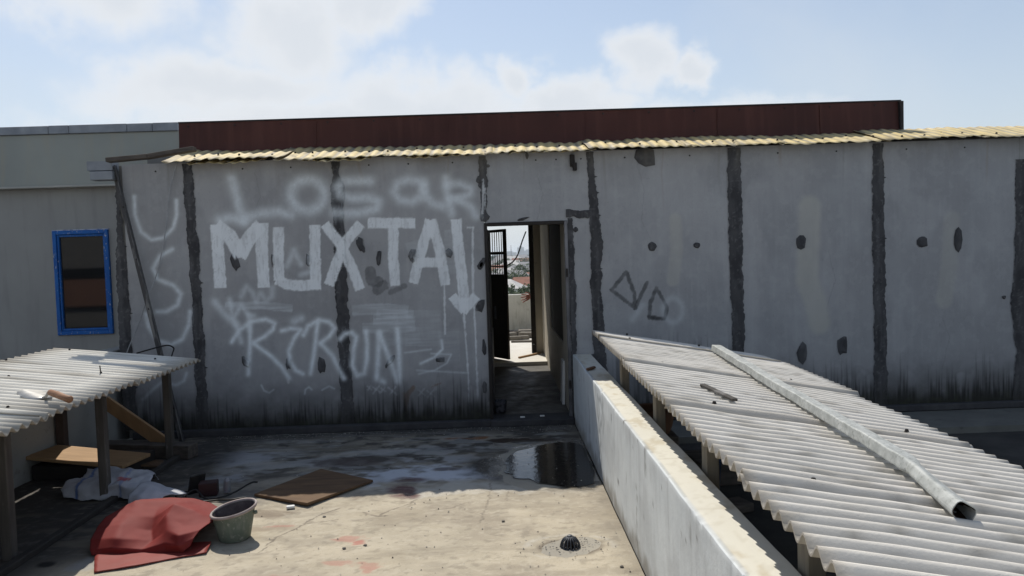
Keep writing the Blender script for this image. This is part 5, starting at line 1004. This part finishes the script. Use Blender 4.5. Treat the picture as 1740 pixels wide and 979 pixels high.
def house(x_, y_, w, d, h, rot, wi, ri):
    t = empty('town_house', (x_, y_, GZ), f'distant {HL[wi]} with {HR_[ri]} in the town below', 'house', 'houses in the town seen through the doorway')
    T_ = Matrix.Translation((x_, y_, GZ)) @ Matrix.Rotation(R(rot), 4, 'Z')
    MB().box((-w / 2, -d / 2, 0), (w / 2, d / 2, h), T_).build('wall', M_hw[wi], t)
    e = .5; rh = d * .28; v = [(-w / 2 - e, -d / 2 - e, h + .02), (w / 2 + e, -d / 2 - e, h + .02), (w / 2 + e, d / 2 + e, h + .02), (-w / 2 - e, d / 2 + e, h + .02), (-w / 2 + (d * .35 if ri else 0), 0, h + rh), (w / 2 - (d * .35 if ri else 0), 0, h + rh)]
    mesh_obj('roof', [T_ @ Vector(p) for p in v], [(0, 1, 5, 4), (2, 3, 4, 5), (1, 2, 5), (3, 0, 4), (3, 2, 1, 0)], M_hr[ri], t)
    for fl in range(max(1, int(h // 3))):
        for k_ in range(max(2, int(w // 2.6))):
            xw = -w / 2 + (k_ + .5) * w / max(2, int(w // 2.6)); MB().box((xw - .5, -d / 2 - .04, fl * 3 + 1.0), (xw + .5, -d / 2 + .02, fl * 3 + 2.3), T_).build('window', M_pane, t)
def tree(x_, y_, h, cr, seed, lab):
    t = empty('town_tree', (x_, y_, GZ), lab, 'tree', 'trees in the town below'); q = random.Random(seed)
    tb = MB().tube([(x_, y_, GZ), (x_ + .1, y_, GZ + h * .35), (x_ + .2, y_, GZ + h * .7)], [h * .03, h * .022, h * .01], 7)
    for k_ in range(5):
        a_ = q.uniform(0, 6.28); tb.tube([(x_ + .1, y_, GZ + h * (.4 + .06 * k_)), (x_ + math.cos(a_) * cr * .6, y_ + math.sin(a_) * cr * .6, GZ + h * (.62 + .05 * k_))], [h * .012, h * .004], 5)
    tb.build('trunk', M_plankdk, t); V = []; F = []
    cl_ = [(q.gauss(0, .5) * cr, q.gauss(0, .5) * cr, h * .66 + q.gauss(0, .35) * cr * .7, cr * q.uniform(.28, .5)) for _ in range(16)]
    for cx, cy, cz, rr in cl_:
        for _ in range(95):
            p = Vector((q.gauss(0, 1), q.gauss(0, 1), q.gauss(0, 1))).normalized() * rr * q.uniform(.6, 1.05); p += Vector((x_ + cx, y_ + cy, GZ + cz)); n_ = Vector((q.gauss(0, 1), q.gauss(0, 1), q.gauss(0, 1) + .6)).normalized(); a_ = n_.orthogonal().normalized(); b2_ = n_.cross(a_); s_ = cr * .075 * q.uniform(.7, 1.4)
            k0 = len(V); V += [p + a_ * s_, p + b2_ * s_ * .6, p - a_ * s_, p - b2_ * s_ * .6]; F.append((k0, k0 + 1, k0 + 2, k0 + 3))
    mesh_obj('crown', V, F, S('foliage', (.050, .085, .028), (.085, .12, .04), .9, .7), t)
for (px_, dist, w, d, h, wi, ri) in [(1.0, 185, 11, 8, 6, 0, 2), (9.5, 200, 10, 8, 6, 1, 0), (-2.5, 245, 12, 9, 6, 0, 1), (6.0, 262, 12, 8, 6.5, 2, 1), (13, 270, 10, 8, 5.5, 0, 0), (3.5, 330, 14, 9, 6, 1, 2), (11, 345, 13, 9, 7, 0, 1), (-3, 380, 14, 10, 6.5, 2, 0), (8, 430, 16, 10, 7, 0, 2), (17, 450, 14, 10, 7, 1, 1), (0, 500, 16, 10, 7, 0, 1), (12, 560, 18, 11, 7, 2, 2), (22, 620, 18, 12, 8, 0, 0), (5, 680, 20, 12, 8, 1, 1), (16, 760, 22, 14, 9, 0, 2), (28, 860, 22, 14, 10, 2, 1), (10, 950, 24, 14, 10, 0, 1)]:
    house(px_, dist, w, d, h, rc.uniform(-25, 25), wi, ri)
for i, (x_, y_, h, cr) in enumerate([(2.0, 128, 9.6, 3.0), (4.6, 122, 10.0, 3.2), (-.8, 134, 9.4, 2.8), (7.4, 132, 9.6, 3.0), (5.0, 226, 9, 4), (10.5, 232, 9, 4), (0, 290, 9, 4.5), (9, 300, 9, 4.5), (15, 310, 9, 5), (6, 390, 10, 5), (14, 400, 10, 5), (3, 455, 10, 5.5), (20, 520, 11, 6), (8, 600, 12, 6)]):
    tree(x_, y_, h, cr, 300 + i, 'leafy green tree in the town below, seen through the far doorway')
# far belt of woods and a hazy skyline
V = []; F = []; q = random.Random(77)
for i in range(2600):
    dist = q.uniform(1000, 3600); a_ = q.uniform(-.10, .14); x_, y_ = dist * math.sin(a_), dist * math.cos(a_); s_ = q.uniform(4, 9); hh = q.uniform(7, 13); k0 = len(V)
    V += [(x_ - s_, y_, GZ), (x_ + s_, y_ + 1, GZ), (x_ + s_ * .8, y_ + 1, GZ + hh * .8), (x_, y_, GZ + hh), (x_ - s_ * .8, y_ - 1, GZ + hh * .75), (x_, y_ - s_, GZ), (x_, y_ + s_, GZ), (x_ + q.uniform(-1, 1), y_, GZ + hh * .98)]
    F += [(k0, k0 + 5, k0 + 4), (k0 + 5, k0 + 3, k0 + 4), (k0 + 5, k0 + 1, k0 + 2), (k0 + 5, k0 + 2, k0 + 3), (k0 + 6, k0, k0 + 4), (k0 + 6, k0 + 4, k0 + 3), (k0 + 1, k0 + 6, k0 + 2), (k0 + 6, k0 + 3, k0 + 2)]
mesh_obj('far_woods', V, F, S('far_foliage', (.05, .075, .04), (.07, .095, .05), .02, .9), None, label='far belt of woods on the plain', cat='woods', kind='stuff')
for (x_, y_, w, h, lb_) in [(98, 3000, 26, 42, 'slim hazy tower block right of the cable'), (60, 3300, 60, 24, 'broad low hazy block on the skyline'), (150, 3400, 80, 30, 'wide hazy block at the right of the skyline'), (20, 3500, 70, 22, 'low hazy block at the left of the skyline')]:
    t = empty('skyline_block', (x_, y_, GZ), lb_, 'building'); MB().box((x_ - w / 2, y_ - 10, GZ), (x_ + w / 2, y_ + 10, GZ + h)).build('tower', M_hw[2], t); MB().box((x_ - w / 5, y_ - 6, GZ + h), (x_ + w / 5, y_ + 6, GZ + h + 5)).build('plant_room', M_hw[2], t)
tw_ = empty('lattice_mast', (52, 2600, GZ), 'thin hazy mast on the horizon', 'mast')
MB().tube([(52, 2600, GZ), (52, 2600, GZ + 25), (52, 2600, GZ + 48)], [2.2, 1.3, .5], 6).build('mast_pole', M_steel, tw_)
for zz in (18, 30, 40): MB().box((50.4, 2599.5, GZ + zz), (53.6, 2600.5, GZ + zz + .8)).build('crossarm', M_steel, tw_)
# ================================================================== HAZE: even air round everything
hm = bpy.data.materials.new('haze_air'); hm.use_nodes = True; nt = hm.node_tree; nt.nodes.clear()
ho = nt.nodes.new('ShaderNodeOutputMaterial'); hv = nt.nodes.new('ShaderNodeVolumePrincipled'); hv.inputs['Color'].default_value = (.80, .88, .97, 1); hv.inputs['Density'].default_value = .00020; hv.inputs['Anisotropy'].default_value = .3
nt.links.new(hv.outputs[0], ho.inputs['Volume'])
if HAZE:
    MB().box((-9100, -60, GZ - 2.5), (9100, 12100, 37)).build('haze', hm, None, kind='stuff', label='thin blue air haze over the town', cat='haze')
